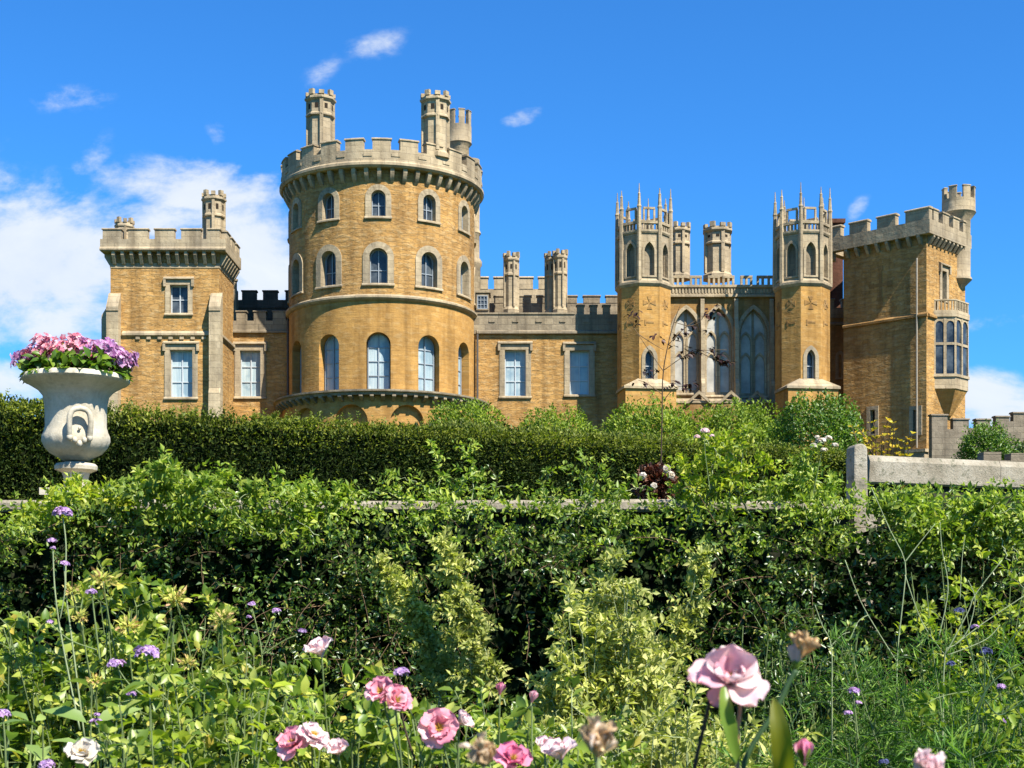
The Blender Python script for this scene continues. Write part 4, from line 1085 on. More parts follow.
# ------------------------------------------------------------------ yew hedge
HA = np.array([U(-20, 14.0) - 1.9, 13.0]); HB = np.array([U(866, 18.9), 18.9])
HL = float(np.linalg.norm(HB - HA)); hd = (HB - HA) / HL; hn = np.array([hd[1], -hd[0]])
HT = 3.55; HZ0 = 2.05; HTH = 1.1
yew = thing('yew_hedge', 'long clipped dark yew hedge with a lighter top edge in front of the castle', 'hedge', ((HA[0] + HB[0]) / 2, (HA[1] + HB[1]) / 2, HZ0))
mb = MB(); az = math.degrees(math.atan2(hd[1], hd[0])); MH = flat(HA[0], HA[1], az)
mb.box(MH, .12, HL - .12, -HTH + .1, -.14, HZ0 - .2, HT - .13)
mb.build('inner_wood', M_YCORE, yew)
def on_hedge(n, face):
    if face == 'front': u, z, d = rnd(n, -.02, HL), rnd(n, HZ0, HT), np.zeros(n); nor = np.array([hn[0], hn[1], 0.0])
    if face == 'top': u, z, d = rnd(n, 0, HL), np.full(n, HT), -rnd(n, 0, HTH); nor = np.array([0, 0, 1.0])
    if face == 'end': u, z, d = np.full(n, HL), rnd(n, HZ0, HT), -rnd(n, 0, HTH); nor = np.array([hd[0], hd[1], 0])
    wav = .05 * clump(u * 1.2, z * 2.0) + .03 * np.sin(u * .9)
    dep = rnd(n) ** 1.5 * .16
    base = np.stack([HA[0] + hd[0] * u + hn[0] * d, HA[1] + hd[1] * u + hn[1] * d, z + (0.035 * np.sin(u * .8 + 1) if face == 'top' else 0)], 1)
    return base + nor * (wav - dep)[:, None], np.broadcast_to(nor, (n, 3)), u, z
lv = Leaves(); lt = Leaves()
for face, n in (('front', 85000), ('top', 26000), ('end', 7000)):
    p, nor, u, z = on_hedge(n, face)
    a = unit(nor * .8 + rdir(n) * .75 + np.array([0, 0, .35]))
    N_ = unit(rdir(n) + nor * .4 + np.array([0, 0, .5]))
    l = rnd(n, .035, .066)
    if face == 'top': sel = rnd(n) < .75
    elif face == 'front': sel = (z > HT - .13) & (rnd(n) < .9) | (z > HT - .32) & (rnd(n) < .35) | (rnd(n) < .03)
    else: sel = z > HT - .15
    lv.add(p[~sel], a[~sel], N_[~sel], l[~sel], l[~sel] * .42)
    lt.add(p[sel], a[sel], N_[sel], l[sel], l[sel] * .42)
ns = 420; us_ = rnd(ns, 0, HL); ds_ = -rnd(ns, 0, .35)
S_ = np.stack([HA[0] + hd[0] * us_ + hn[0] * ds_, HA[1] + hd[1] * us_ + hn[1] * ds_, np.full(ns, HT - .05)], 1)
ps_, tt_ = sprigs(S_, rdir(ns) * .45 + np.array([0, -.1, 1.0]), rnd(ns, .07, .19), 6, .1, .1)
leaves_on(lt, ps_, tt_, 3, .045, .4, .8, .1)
lv.build('foliage', L_YEW, yew); lt.build('lit_top', L_YEWTOP, yew)

# ------------------------------------------------------------------ shrubs on the castle bank
def dome_shrub(name, label, cx, cy, z0, rx, ry, h, n, leaf, m, trunk=True, lump=.12, group=None, seed=0.0, cat='shrub', shell=.35, flat_=.72):
    t = thing(name, label, cat, (cx, cy, z0), group)
    d = rdir(n); d[:, 2] = np.abs(d[:, 2]) * 1.15 - .25; d = unit(d)
    th = np.arctan2(d[:, 1], d[:, 0])
    bump = 1 + lump * (np.sin(th * 5 + seed) * np.cos(d[:, 2] * 6 + seed * 2) + .6 * np.sin(th * 11 + d[:, 2] * 9 + seed * 3))
    r = bump * (1 - rnd(n) ** 1.6 * shell)
    hz = np.maximum(np.hypot(d[:, 0], d[:, 1]), 1e-3); fl = hz ** (flat_ - 1); zz_ = np.sign(d[:, 2]) * np.abs(d[:, 2]) ** flat_
    p = np.stack([cx + d[:, 0] * fl * rx * r, cy + d[:, 1] * fl * ry * r, z0 + h * .42 + zz_ * h * .58 * r], 1)
    lv = Leaves(); l = rnd(n, .7, 1.35) * leaf
    a = unit(d * .6 + rdir(n) * .8 + np.array([0, 0, .3])); N_ = unit(d + rdir(n) * .7 + np.array([0, 0, .3]))
    lv.add(p, a, N_, l, l * .55)
    lv.build('foliage', m, t, 0)
    S = np.repeat(np.array([[cx, cy, z0 - .15]]), 9, 0) + rng.normal(size=(9, 3)) * np.array([.08, .08, 0])
    D = rdir(9); D[:, 2] = np.abs(D[:, 2]) + .9
    pts, _ = sprigs(S, D * np.array([rx / h * 1.6, ry / h * 1.6, 1]), h * .75, 8, .1, .1)
    tubes('stem', pts, h * .018, h * .006, S_TWIG, t, 5)
    return t
def bank(px, D, wpx, top, leaf, n, m, label, seed, ry=None, lump=.12):
    cx = U(px, D); z0 = float(terrain(np.array([cx]), np.array([D]))[0]); rx = wpx / 2 * D / F
    h = Z(top, D) - z0
    return dome_shrub('rounded_shrub', label, cx, D, z0, rx, ry or rx, h, n, leaf, m, lump=lump, group='shrubs on the bank below the castle', seed=seed)
bank(465, 44, 88, 405, .10, 11000, L_SHRUB, 'bright green bushy shrub below the right edge of the round tower', 1.0)
bank(556, 46, 84, 413, .10, 10000, L_SHRUB, 'low bright shrub below the two pale windows between round tower and spiked turrets', 2.0)
bank(650, 42, 100, 406, .10, 13000, L_SHRUB, 'bright shrub at the foot of the left spiked turret', 3.3)
bank(735, 43, 100, 406, .10, 13000, L_SHRUB, 'bright shrub below the pointed chapel windows', 4.1)
bank(818, 38, 92, 398, .085, 17000, L_DKSHRUB, 'large rounded deep green shrub at the foot of the right spiked turret', 5.2, lump=.08)
# loose shrub before the battlemented wall, and one behind it
dome_shrub('bush', 'loose green bush in front of the battlemented wall', U(986, 60), 60, 7.0, 1.05, 1.0, Z(427, 60) - 7.0, 4600, .12, L_DKSHRUB, lump=.25, seed=2.2, cat='bush', flat_=1.0)
dome_shrub('bush', 'dark low bush at the right edge below the battlemented wall', U(1030, 62), 62, 7.0, 1.2, 1.1, Z(443, 62) - 7.0, 3000, .13, L_CLIMB, lump=.2, seed=1.2, cat='bush', flat_=1.0)
# golden shrub
gs = thing('golden_shrub', 'small golden yellow shrub beside the stone gatepost', 'shrub', (U(886, 13.2), 13.2, 2.1))
S = np.repeat(np.array([[U(886, 13.2), 13.2, 2.1]]), 18, 0); D = rdir(18) * .24; D[:, 2] = 1
pts, tan = sprigs(S, D, rnd(18, .95, 1.32), 14, .12, .08)
lv = Leaves(); leaves_on(lv, pts, tan, 4, .062, .6, 1.0, .35); lv.build('foliage', L_GOLD, gs); tubes('stem', pts, .010, .004, S_BROWN, gs)

# ------------------------------------------------------------------ garden walls
WD = 9.75
gw = thing('retaining_wall', 'low stone retaining wall with pale coping half hidden by climbing foliage', 'wall', (-1.5, WD, 0))
mb = MB(); zc1 = Z(500.5, WD); zc0 = Z(512.5, WD)
MG = flat(0, WD, 0)
mb.box(MG, -7.0, U(856, WD), -.75, -.05, -.2, zc0); mb.build('wall', M_WALLSHADE, gw)
cuts = [-7.0, -4.6, U(130, WD), U(290, WD), U(450, WD), U(552, WD), U(700, WD), U(856, WD)]
for i in range(len(cuts) - 1):
    mb = MB(); j = .006 * ((i * 7) % 3 - 1)
    mb.side(MG, [(-.82, zc0), (.04, zc0), (.06, zc0 + .02), (.06, zc1 - .02 + j), (.04, zc1 + j), (-.82, zc1 + j)], cuts[i] + .006, cuts[i + 1] - .006)
    mb.build('coping_stone', M_LICHEN, gw)
# post with rounded top
gp = thing('stone_post', 'upright pale stone gatepost with rounded top at the end of the stone rail', 'post', (U(861, 10.1), 10.1, 1.9))
mb = MB(); D = 10.1; s = D / F
MPt = flat(U(861, D), D, 8)
w_ = 7.0 * s; zt = Z(443.5, D); zb = Z(512, D)
prof = [(-w_, 0)] + [(-w_ * math.cos(PI * k / 10) * (1.0 if k else 1), zt - w_ * .75 + w_ * .75 * math.sin(PI * k / 10)) for k in range(11)] + [(w_ * 1.12, zb), (-w_ * 1.12, zb)]
prof = prof[1:]
mb.prism(MPt, prof, -.16, 0.0)
po = mb.build('shaft', M_LICHEN, gp)
bv = po.modifiers.new('bevel', 'BEVEL'); bv.width = .012; bv.segments = 2; bv.limit_method = 'ANGLE'
mb = MB(); mb.box(flat(U(857, D), D - .02, 8), -.21, .12, -.30, .06, 1.2, Z(509, D)); mb.build('foot_block', M_LICHEN, gp)
# rail / parapet on the right
sr = thing('stone_rail', 'long lichen covered stone parapet rail right of the gatepost', 'wall', (U(950, 12), 12.2, 2.2))
mb = MB(); a = np.array([U(869, 11.6), 11.6]); b = np.array([U(1120, 12.6), 12.6]); L_ = float(np.linalg.norm(b - a)); az = math.degrees(math.atan2(b[1] - a[1], b[0] - a[0]))
M = flat(a[0], a[1], az); zt = Z(455, 11.6)
n_ = 24
for i in range(2):
    u0, u1 = L_ * i / 2 + (.004 if i else 0), L_ * (i + 1) / 2
    mb = MB(); mb.side(M, [(-.30, zt - .235), (-.02, zt - .235), (0, zt - .22), (.015, zt - .05), (-.01, zt), (-.33, zt)], u0, u1, 0, 6)
    mb.build('rail_stone', M_LICHEN, sr)
mb = MB(); mb.box(M, .1, L_ - .1, -.30, -.05, 1.9, zt - .235); mb.build('wall', M_WALLSHADE, sr)
lw = thing('low_stone_wall', 'low pale stone wall with small raised blocks behind the right end of the rail', 'wall', (U(1000, 30), 30, 3.0))
M = flat(U(935, 30), 30, 3); s = 30 / F
mb = MB(); mb.box(M, 0, 130 * s, -.4, 0, 2.5, Z(460, 30)); mb.build('wall', M_GWALL, lw)
mb = MB()
for a, b, y in ((50, 68, 451.5), (78, 110, 452.5)): mb.box(M, a * s, b * s, -.38, -.02, Z(460, 30), Z(y, 30)); 
mb.build('coping', M_GWALL, lw)

# ------------------------------------------------------------------ climber on the wall
cl = thing('climbing_hedge', 'broad bank of glossy dark green climber covering the retaining wall', 'hedge', (0, 9.0, 0))
def top_z(x):     # uneven upper outline of the bank
    px = 512 + x * F / 9.0
    y = np.interp(px, [-200, 0, 40, 110, 200, 300, 400, 470, 560, 640, 700, 780, 840, 900, 960, 1050, 1300], [520, 526, 508, 494, 499, 501, 506, 512, 515, 512, 513, 508, 508, 504, 500, 496, 494])
    return EYE + (HOR - y) * 9.0 / F
n = 6200
S = np.stack([rnd(n, -6.2, 6.4), rnd(n, 9.1, 9.5), np.zeros(n)], 1)
S[:, 2] = .15 + (top_z(S[:, 0]) - .15) * rnd(n) ** .85 - .12
keep = clump(S[:, 0], S[:, 2] * 1.2) + rnd(n, -.3, .3) > .02
S = S[keep]; n = len(S)
D = np.stack([rng.normal(size=n) * .5, -np.ones(n) * rnd(n, .5, 1.1), rng.normal(size=n) * .45 + .25], 1)
L = rnd(n, .4, 1.0) * np.clip(0.75 + .8 * clump(S[:, 0], S[:, 2], .8, 2.0), .25, 1.6)
pts, tan = sprigs(S, D, L, 10, rnd(n, .1, .6), .12)
lv = Leaves(); leaves_on(lv, pts, tan, 3, .052, .52, 1.0, .2, .4)
lv.build('foliage', L_CLIMB, cl, 0, .3)
tubes('twigs', pts[::2], .004, .0015, S_BROWN, cl)['kind'] = 'stuff'
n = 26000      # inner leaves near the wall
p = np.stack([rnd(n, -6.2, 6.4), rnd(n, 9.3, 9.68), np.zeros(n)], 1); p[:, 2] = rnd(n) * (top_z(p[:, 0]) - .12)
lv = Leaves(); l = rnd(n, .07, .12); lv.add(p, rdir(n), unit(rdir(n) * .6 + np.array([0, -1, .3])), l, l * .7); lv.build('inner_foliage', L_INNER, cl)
# young shoots along the top, with the sunlit edge also put in their colour
n = 1350
S = np.stack([rnd(n, -6.0, 6.2), rnd(n, 8.8, 9.6), np.zeros(n)], 1)
S[:, 2] = top_z(S[:, 0]) + .04 - rnd(n) ** 1.3 * .36
ok = clump(S[:, 0] * 1.1, S[:, 1] * 2, 1, 5) + rnd(n, -.5, .5) > -.3
S = S[ok]; n = len(S)
D = np.stack([rng.normal(size=n) * .7, -rnd(n, .0, .7), rnd(n, .1, .8)], 1)
pts, tan = sprigs(S, D, rnd(n, .15, .4), 9, rnd(n, .2, .7), .1)
lv = Leaves(); leaves_on(lv, pts, tan, 2, .052, .5, .9, .2, .5); lv.build('young_shoot', L_SHOOT, cl, 0, .3)

def spray(name, label, cat, base, paths, D, m, leaf, per=3, stem=S_PALE, width=.06, nside=26, group=None, sl=.16, r=.004):
    """a plant made of long arching shoots, each set with short leafy side sprigs"""
    t = thing(name, label, cat, base, group)
    lv = Leaves(); stems = []
    for path in paths:
        pth = ppath(path, D, 26); pth = pth + rng.normal(size=pth.shape) * .006
        stems.append(pth)
        i = rng.integers(3, 26, nside); S = pth[i]
        tn = unit(np.gradient(pth, axis=0))[i]
        Dd = unit(rdir(nside) * 1.0 + tn * .6 + np.array([0, 0, .15]))
        ps, tt = sprigs(S, Dd, sl * rnd(nside, .5, 1.2) * (1.15 - .5 * i / 26), 7, .2, .1)
        leaves_on(lv, ps, tt, per, leaf, .48, .9, 0, .5, .3)
    lv.build('foliage', m, t, 0, .3)
    tubes('stem', np.array(stems), r, r * .4, stem, t, 4)
    return t
def jpaths(n, base, spread_px, tips, bend=.2):
    out = []
    for k in range(n):
        b = (base[0] + rnd(1, -1, 1)[0] * spread_px, base[1])
        tx, ty = tips[k % len(tips)]; tx += rnd(1, -8, 8)[0]; ty += rnd(1, -8, 8)[0]
        mx = b[0] + (tx - b[0]) * .4 + rnd(1, -14, 14)[0]; my = b[1] + (ty - b[1]) * .6 - 6
        out.append([(*b, rnd(1, -.15, .15)[0]), (mx, my, rnd(1, -.2, .2)[0]), (tx, ty, rnd(1, -.3, .3)[0])])
    return out
SH = 'arching young shrubs above the wall coping'
spray('arching_shrub', 'yellow green shoots before the yew hedge, below the right edge of the round tower', 'shrub', (U(445, 9.3), 9.3, 2.0), jpaths(6, (450, 520), 60, [(395, 470), (430, 455), (460, 440), (480, 470), (510, 478), (370, 485), (540, 486)]), 9.2, L_SHOOT, .048, 2, nside=9, group=SH, sl=.2)
spray('arching_shrub', 'leafy shoots rising above the coping left of the burgundy bush', 'shrub', (U(590, 9.3), 9.3, 2.0), jpaths(6, (595, 525), 40, [(560, 480), (580, 458), (600, 470), (625, 485), (640, 492), (552, 492)]), 9.2, L_SHOOT, .048, 2, nside=9, group=SH, sl=.2)
spray('arching_shrub', 'pale stemmed shrub with lime leaves between burgundy bush and gatepost', 'shrub', (U(730, 9.4), 9.4, 2.0), jpaths(11, (725, 525), 45, [(690, 455), (705, 435), (725, 445), (745, 465), (690, 480), (765, 470), (680, 495), (740, 430)]), 9.3, L_LIME, .052, 2, nside=12, group=SH, sl=.2, r=.006)
spray('arching_shrub', 'green shrub with white flower cluster just left of the gatepost', 'shrub', (U(805, 9.3), 9.3, 2.0), jpaths(9, (805, 525), 45, [(775, 480), (795, 472), (818, 458), (832, 485), (760, 492), (838, 505), (815, 482)]), 9.2, L_SHOOT, .05, 2, nside=11, group=SH, sl=.2)
spray('arching_shrub', 'lime green shrub in front of the stone rail at the right', 'shrub', (U(950, 8.8), 8.8, 1.6), jpaths(26, (950, 560), 80, [(885, 512), (905, 505), (940, 514), (965, 502), (990, 515), (1010, 505), (925, 525), (1030, 510)]), 8.7, L_SHOOT, .055, 2, nside=15, group=SH, sl=.18)
spray('arching_shrub', 'yellow tinged shoots around the foot of the white urn', 'shrub', (U(70, 9.4), 9.4, 2.0), jpaths(14, (80, 535), 55, [(30, 512), (55, 500), (75, 484), (100, 500), (120, 492), (140, 496), (20, 520), (88, 505)]), 9.3, L_LIME, .055, 2, nside=13, group=SH, sl=.17)
spray('arching_shrub', 'fresh green shoots trailing over the wall right of the urn', 'shrub', (U(210, 9.0), 9.0, 2.0), jpaths(18, (220, 535), 100, [(130, 486), (165, 470), (200, 480), (235, 478), (280, 490), (320, 492), (350, 497), (180, 494)]), 9.0, L_SHOOT, .06, 2, nside=15, group=SH, sl=.2)

# white flower cluster on the shrub left of the gatepost: florets on their stalk
def florets(lv, C, Nn, r, npet=5, ratio=.9, cup=.25):
    n = len(C); Nn = unit(Nn)
    a = unit(np.cross(Nn, rdir(n))); b = np.cross(Nn, a); ph = rnd(n, 0, 6)
    for k in range(npet):
        q = ph + 2 * PI * k / npet
        A = unit(a * np.cos(q)[:, None] + b * np.sin(q)[:, None] + Nn * cup)
        lv.add(C + A * (np.broadcast_to(r, n)[:, None] * .1), A, Nn + rdir(n) * .15, r, np.broadcast_to(r, n) * ratio)
def flower_stem(name, label, cat, path, D, head_m, heads, r=.003, stem=S_GREEN, group=None, sides=5, branches=(), floret=.009, nf=30, hr=.019, flatk=.6, leaves=None, part='flower_head'):
    """a wiry stem with domed heads of tiny florets at the given pixels"""
    p = ppath(path, D, 22); t = thing(name, label, cat, p[0], group)
    mb = MB(); mb.tube([tuple(q) for q in p], r, sides, 0, r * .7)
    for br in branches: mb.tube([tuple(q) for q in ppath(br, D, 12)], r * .75, sides, 0, r * .5)
    mb.build('stem', stem, t, smooth=True)
    for h in heads:
        hx, hy = h[0], h[1]; sc = h[2] if len(h) > 2 else 1.0
        c = P(hx, hy, D); n = nf
        d = rdir(n); d[:, 2] = np.abs(d[:, 2]) * 1.2 - .15; d = unit(d)
        lv = Leaves(); florets(lv, c + d * np.array([hr, hr, hr * flatk]) * sc * rnd(n, .55, 1.15)[:, None], d + np.array([0, 0, .4]), floret * sc, 5, .95)
        lv.build(part, head_m, t)
    if leaves:
        lv = Leaves(); q = p[None]; leaves_on(lv, q, unit(np.gradient(q, axis=1)), leaves[1], leaves[2], .35, 1.0, .1); lv.build('foliage', leaves[0], t, 1)
    return t
flower_stem('white_flower', 'white flower cluster on a thin stem just left of the gatepost', 'flower', [(812, 500), (818, 470), (823, 447)], 9.0, P_WHITE, [(821, 441, .6), (828, 438, .45), (814, 446, .5), (835, 445, .4), (824, 450, .4), (817, 437, .3)], nf=22, hr=.045, floret=.026)
flower_stem('white_flower', 'small whitish flower cluster above the lime shrub in the middle right', 'flower', [(710, 490), (706, 460), (704, 437)], 9.0, P_BLUSH, [(705, 431, .7), (697, 437, .5), (712, 436, .4)], nf=30, hr=.035, floret=.018)

# burgundy bush with cream blooms, and the copper sapling
bb = thing('burgundy_bush', 'small burgundy leaved bush with cream blooms standing on the coping', 'bush', (U(655, 9.9), 9.9, 2.2))
n = 1300; c = P(655, 483, 9.9); d = rdir(n); p = c + d * np.array([.14, .12, .12]) * (rnd(n)[:, None] ** .4)
lv = Leaves(); l = rnd(n, .03, .055); lv.add(p, unit(d + rdir(n) * .6), unit(rdir(n) + np.array([0, 0, .5])), l, l * .6); lv.build('foliage', L_BURG, bb, 1)
S = np.repeat(np.array([[U(655, 9.9), 9.9, 2.15]]), 10, 0); D = rdir(10) * .7; D[:, 2] = 1; pts, _ = sprigs(S, D, rnd(10, .15, .32), 8); tubes('stem', pts, .005, .003, S_BROWN, bb)
for px, py, r in ((643, 476, .022), (667, 469, .026), (671, 475, .022), (654, 486, .020)):
    lv = Leaves(); q = P(px, py, 9.75); d = rdir(9); d[:, 1] -= .8
    florets(lv, q + d * .008, d, r, 5, 1.0, .35); lv.build('bloom', P_WHITE, bb, 1)

cs = thing('copper_sapling', 'thin sapling with sparse dark purple leaves rising before the chapel windows', 'sapling', (U(660, 10.4), 10.4, 2.1))
D_ = 10.4; mb = MB()
trunk = [(661, 515), (661, 470), (662, 420), (663, 375), (668, 345), (674, 322), (680, 306)]
mb.tube([tuple(q) for q in ppath(trunk, D_)], .0065, 6, 0, .002); mb.build('trunk', S_TWIG, cs, smooth=True)
brs = [[(664, 370), (690, 353), (712, 350), (727, 350)], [(668, 345), (685, 328), (700, 318), (715, 310)], [(664, 372), (650, 352), (638, 334), (628, 318)], [(663, 395), (648, 384), (638, 380)],
       [(664, 400), (675, 388), (688, 386)], [(700, 352), (716, 360), (735, 363)], [(638, 334), (655, 345), (664, 350)], [(674, 322), (690, 326), (700, 322)]]
for b in brs:
    mb = MB(); mb.tube([tuple(q) for q in ppath(b, D_, 14)], .0035, 5, 0, .0015); mb.build('branch', S_BROWN, cs, smooth=True)
spots = [(706, 316, 6), (712, 309, 5), (718, 313, 4), (684, 332, 6), (692, 326, 5), (680, 336, 4), (690, 352, 6), (684, 356, 5), (711, 349, 6), (718, 359, 10), (724, 362, 9), (714, 357, 7), (732, 363, 4),
         (648, 373, 5), (656, 371, 4), (668, 386, 6), (674, 382, 4), (685, 387, 8), (690, 384, 5), (642, 384, 4), (631, 316, 3), (633, 312, 3), (638, 322, 3), (655, 335, 3), (662, 340, 3), (672, 344, 3), (700, 352, 4), (686, 348, 4), (701, 330, 3), (707, 332, 2)]
lv = Leaves()
for px, py, n in spots:
    n = int(n * 1.6); c = P(px, py, D_) + rng.normal(size=(n, 3)) * np.array([.022, .02, .012])
    A = rdir(n) * np.array([1, .8, .35]) + np.array([.3, 0, -.25]); l = rnd(n, .030, .058)
    lv.add(c, unit(A), unit(np.array([0, -.35, 1.0]) + rdir(n) * .45), l, l * .6)
lv.build('foliage', L_COPPER, cs, 1, .15, .25)
# ------------------------------------------------------------------ urn and its flowers
UD = 11.5; us = UD / F; ux, uy = U(76, UD), UD
urn = thing('stone_urn', 'large weathered white stone urn on a pedestal beside the yew hedge', 'urn', (ux, uy, 2.15))
def upf(lst): return [(r * us, Z(y, UD)) for r, y in lst]
bowl = upf([(4, 461), (13, 461), (16, 458.5), (25, 453.5), (30.2, 447.5), (32.8, 441.5), (32.4, 436.5), (30.8, 432), (30.5, 430), (29.6, 427), (29.8, 415), (30.3, 405), (32, 396.5), (36.5, 391), (44, 386.5), (50, 383)])
mb = MB(); n1 = 10
def gad(a, j):
    return 1 + (.016 * abs(math.sin(a * 10)) if 3 <= j <= 6 else 0)
mb.lathe(ux, uy, bowl, 96, 0, mod=gad)
body = mb.build('bowl', M_URN, urn, smooth=50)
mb = MB()
def egg(a, j): return 1 + (.010 * math.cos(a * 44) if j in (1, 2, 3) else 0)
mb.lathe(ux, uy, upf([(44, 384.8), (49, 384), (52, 380.8), (51.5, 377.5), (48.5, 375.5), (45, 375.5), (43, 379), (30, 382), (1, 382)]), 176, 0, mod=egg)
mb.build('rim', M_URN, urn, smooth=50)
def handle(az):
    a = R(az); s_ = us
    M = flat(ux + 30.0 * s_ * math.sin(a), uy - 30.0 * s_ * math.cos(a), az)
    mb = MB()
    for sg in (-1, 1):
        pth = [M(sg * 9.5 * s_, 3.5 * s_, Z(441, UD)), M(sg * 10.0 * s_, 7 * s_, Z(431, UD)), M(sg * 9.6 * s_, 8.5 * s_, Z(421, UD)), M(sg * 6.5 * s_, 8.5 * s_, Z(415, UD)), M(0, 8.2 * s_, Z(413, UD))]
        mb.tube([tuple(q) for q in smooth_path(pth, 14)], 2.7 * s_, 10)
    mb.lathe(*M(0, 8.3 * s_, 0)[:2], [(.2 * s_, Z(416, UD)), (2.6 * s_, Z(414, UD)), (2.2 * s_, Z(411.5, UD)), (.2 * s_, Z(409.5, UD))], 10)
    # mask under the handle
    for q, (x, y, r) in enumerate([(-9.5, 441, 3.8), (9.5, 441, 3.8), (-4.5, 443.5, 3.2), (4.5, 443.5, 3.2), (0, 447, 3.4), (0, 432, 2.0)]):
        c = M(x * s_, 4.2 * s_, Z(y, UD))
        prof = [(max(.02, math.sin(PI * k / 8)) * r * s_ * .8, c[2] - math.cos(PI * k / 8) * r * s_) for k in range(9)]
        mb.lathe(c[0], c[1], prof, 10)
    mb.build('handle', M_URN, urn, smooth=60)
handle(23); handle(203)
mb = MB()
mb.lathe(ux, uy, upf([(11, 500), (12, 478), (13.5, 473), (20.5, 470), (21, 466.5), (19, 464), (12, 462.5), (8, 461), (2, 461)]), 40, 0)
mb.build('foot', M_URN, urn, smooth=40)
mb = MB(); M = flat(ux, uy, 6)
mb.box(M, -.19, .19, -.19, .19, 1.9, Z(497, UD)); mb.box(M, -.24, .24, -.24, .24, Z(497, UD), Z(490, UD)); mb.build('pedestal', M_URN, urn)
mb = MB(); mb.lathe(ux, uy, upf([(44, 380), (1, 377)]), 24); mb.build('soil', S_TWIG, urn)

uf = thing('urn_flowers', 'mound of pink and purple bedding flowers growing in the white urn', 'flowers', (ux, uy, Z(378, UD)))
def urn_mass(n, lo, hi, cx, w_, yk=1.0):
    a = rnd(n, 0, 2 * PI); r = np.sqrt(rnd(n)) * w_
    p = np.stack([ux + (cx + r * np.cos(a)) * us, uy + r * np.sin(a) * us * .85, np.zeros(n)], 1)
    top = hi - 9 * (np.abs(p[:, 0] - ux) / (52 * us)) ** 2.2 + 4.5 * np.sin((p[:, 0] - ux) / us * .21 + 1.0) 
    p[:, 2] = Z(372, UD) + (lo + (top - lo) * rnd(n) ** .5) * us
    return p
lv = Leaves()
n = 520; p = urn_mass(n, -6, 11, 1, 48); d = unit(np.stack([p[:, 0] - ux, p[:, 1] - uy, np.full(n, .2)], 1))
l = rnd(n, .06, .12); lv.add(p, unit(d * .7 + rdir(n) * .7), unit(rdir(n) * .6 + np.array([0, -.5, .7])), l, l * .6); lv.build('foliage', L_DKSHRUB, uf, 1)
lv = Leaves(); n = 60; a = rnd(n, 0, 2 * PI); p = np.stack([ux + np.cos(a) * 44 * us, uy + np.sin(a) * 44 * us, np.full(n, Z(376, UD))], 1)
l = rnd(n, .07, .12); lv.add(p, unit(np.stack([np.cos(a), np.sin(a), -.25 + rnd(n, -.2, .4)], 1)), np.tile([0, 0, 1.0], (n, 1)), l, l * .65); lv.build('rim_foliage', L_DKSHRUB, uf, 1)
def blooms(n, cx, w_, m, hi, name):
    p = urn_mass(n, 3, hi, cx, w_); d = unit(np.stack([(p[:, 0] - ux) * 1.0, p[:, 1] - uy, np.full(n, .22)], 1) + rdir(n) * .35)
    lv = Leaves(); florets(lv, p + d * .045, d, .029, 5, 1.1, .2); lv.build(name, m, uf, 0, .1)
blooms(570, -14, 34, P_UPINK, 28, 'pink_bloom'); blooms(171, 12, 20, P_UPINK, 25, 'pink_bloom')
blooms(570, 28, 29, P_UPURP, 27, 'purple_bloom'); blooms(133, -42, 17, P_UPURP, 24, 'purple_bloom')

# ------------------------------------------------------------------ plants in the near border
def bush(name, label, cat, px, D, top, wpx, nst, leaf, m, per=3, K=16, t0=.35, ratio=.55, detail=1, stem=S_GREEN, group=None, side=0, sidelen=.12, fan=.6, r=.004, fold=.2, curl=.25, grav=.1, hvar=.75, z0=0.0, cone=0.0, extra=None):
    cx = U(px, D); hw = wpx / 2 * D / F; H = Z(top, D)
    t = thing(name, label, cat, (cx, D, z0), group)
    q = rnd(nst, -1, 1); q2 = rnd(nst, -1, 1)
    S = np.stack([cx + q * hw * .5, D + q2 * hw * .35, np.full(nst, z0)], 1)
    h = (H - z0) * rnd(nst, hvar, 1.0) * (1 - cone * np.abs(q))
    D_ = np.stack([q * hw * fan / np.maximum(h, .1), q2 * hw * .4 * fan / np.maximum(h, .1) , np.ones(nst)], 1)
    nrm = np.linalg.norm(D_, axis=1)
    pts, tan = sprigs(S, D_, h * nrm / (1 - grav * .5), K, grav * .5 * (1 + np.abs(q)), .06)
    lv = Leaves(); tw = ()
    if side:
        k0 = int(K * t0); idx = rng.integers(k0, K, (nst, side))
        SS = np.take_along_axis(pts, idx[:, :, None], 1).reshape(-1, 3); TT = np.take_along_axis(tan, idx[:, :, None], 1).reshape(-1, 3)
        Dd = unit(rdir(len(SS)) + TT * .5 + np.array([0, 0, .2]))
        ps, tt = sprigs(SS, Dd, sidelen * rnd(len(SS), .5, 1.2), 5, .2, .1)
        leaves_on(lv, ps, tt, per, leaf, ratio, .9, .2, .6, .2)
        tw = ((ps, r * .5, r * .3),)
    else:
        leaves_on(lv, pts, tan, per, leaf, ratio, 1.0, t0, .6, .3)
    lv.build('foliage', m, t, detail, fold, curl)
    tubes('stem', pts, r, r * .5, stem, t, 4, tw)
    return t

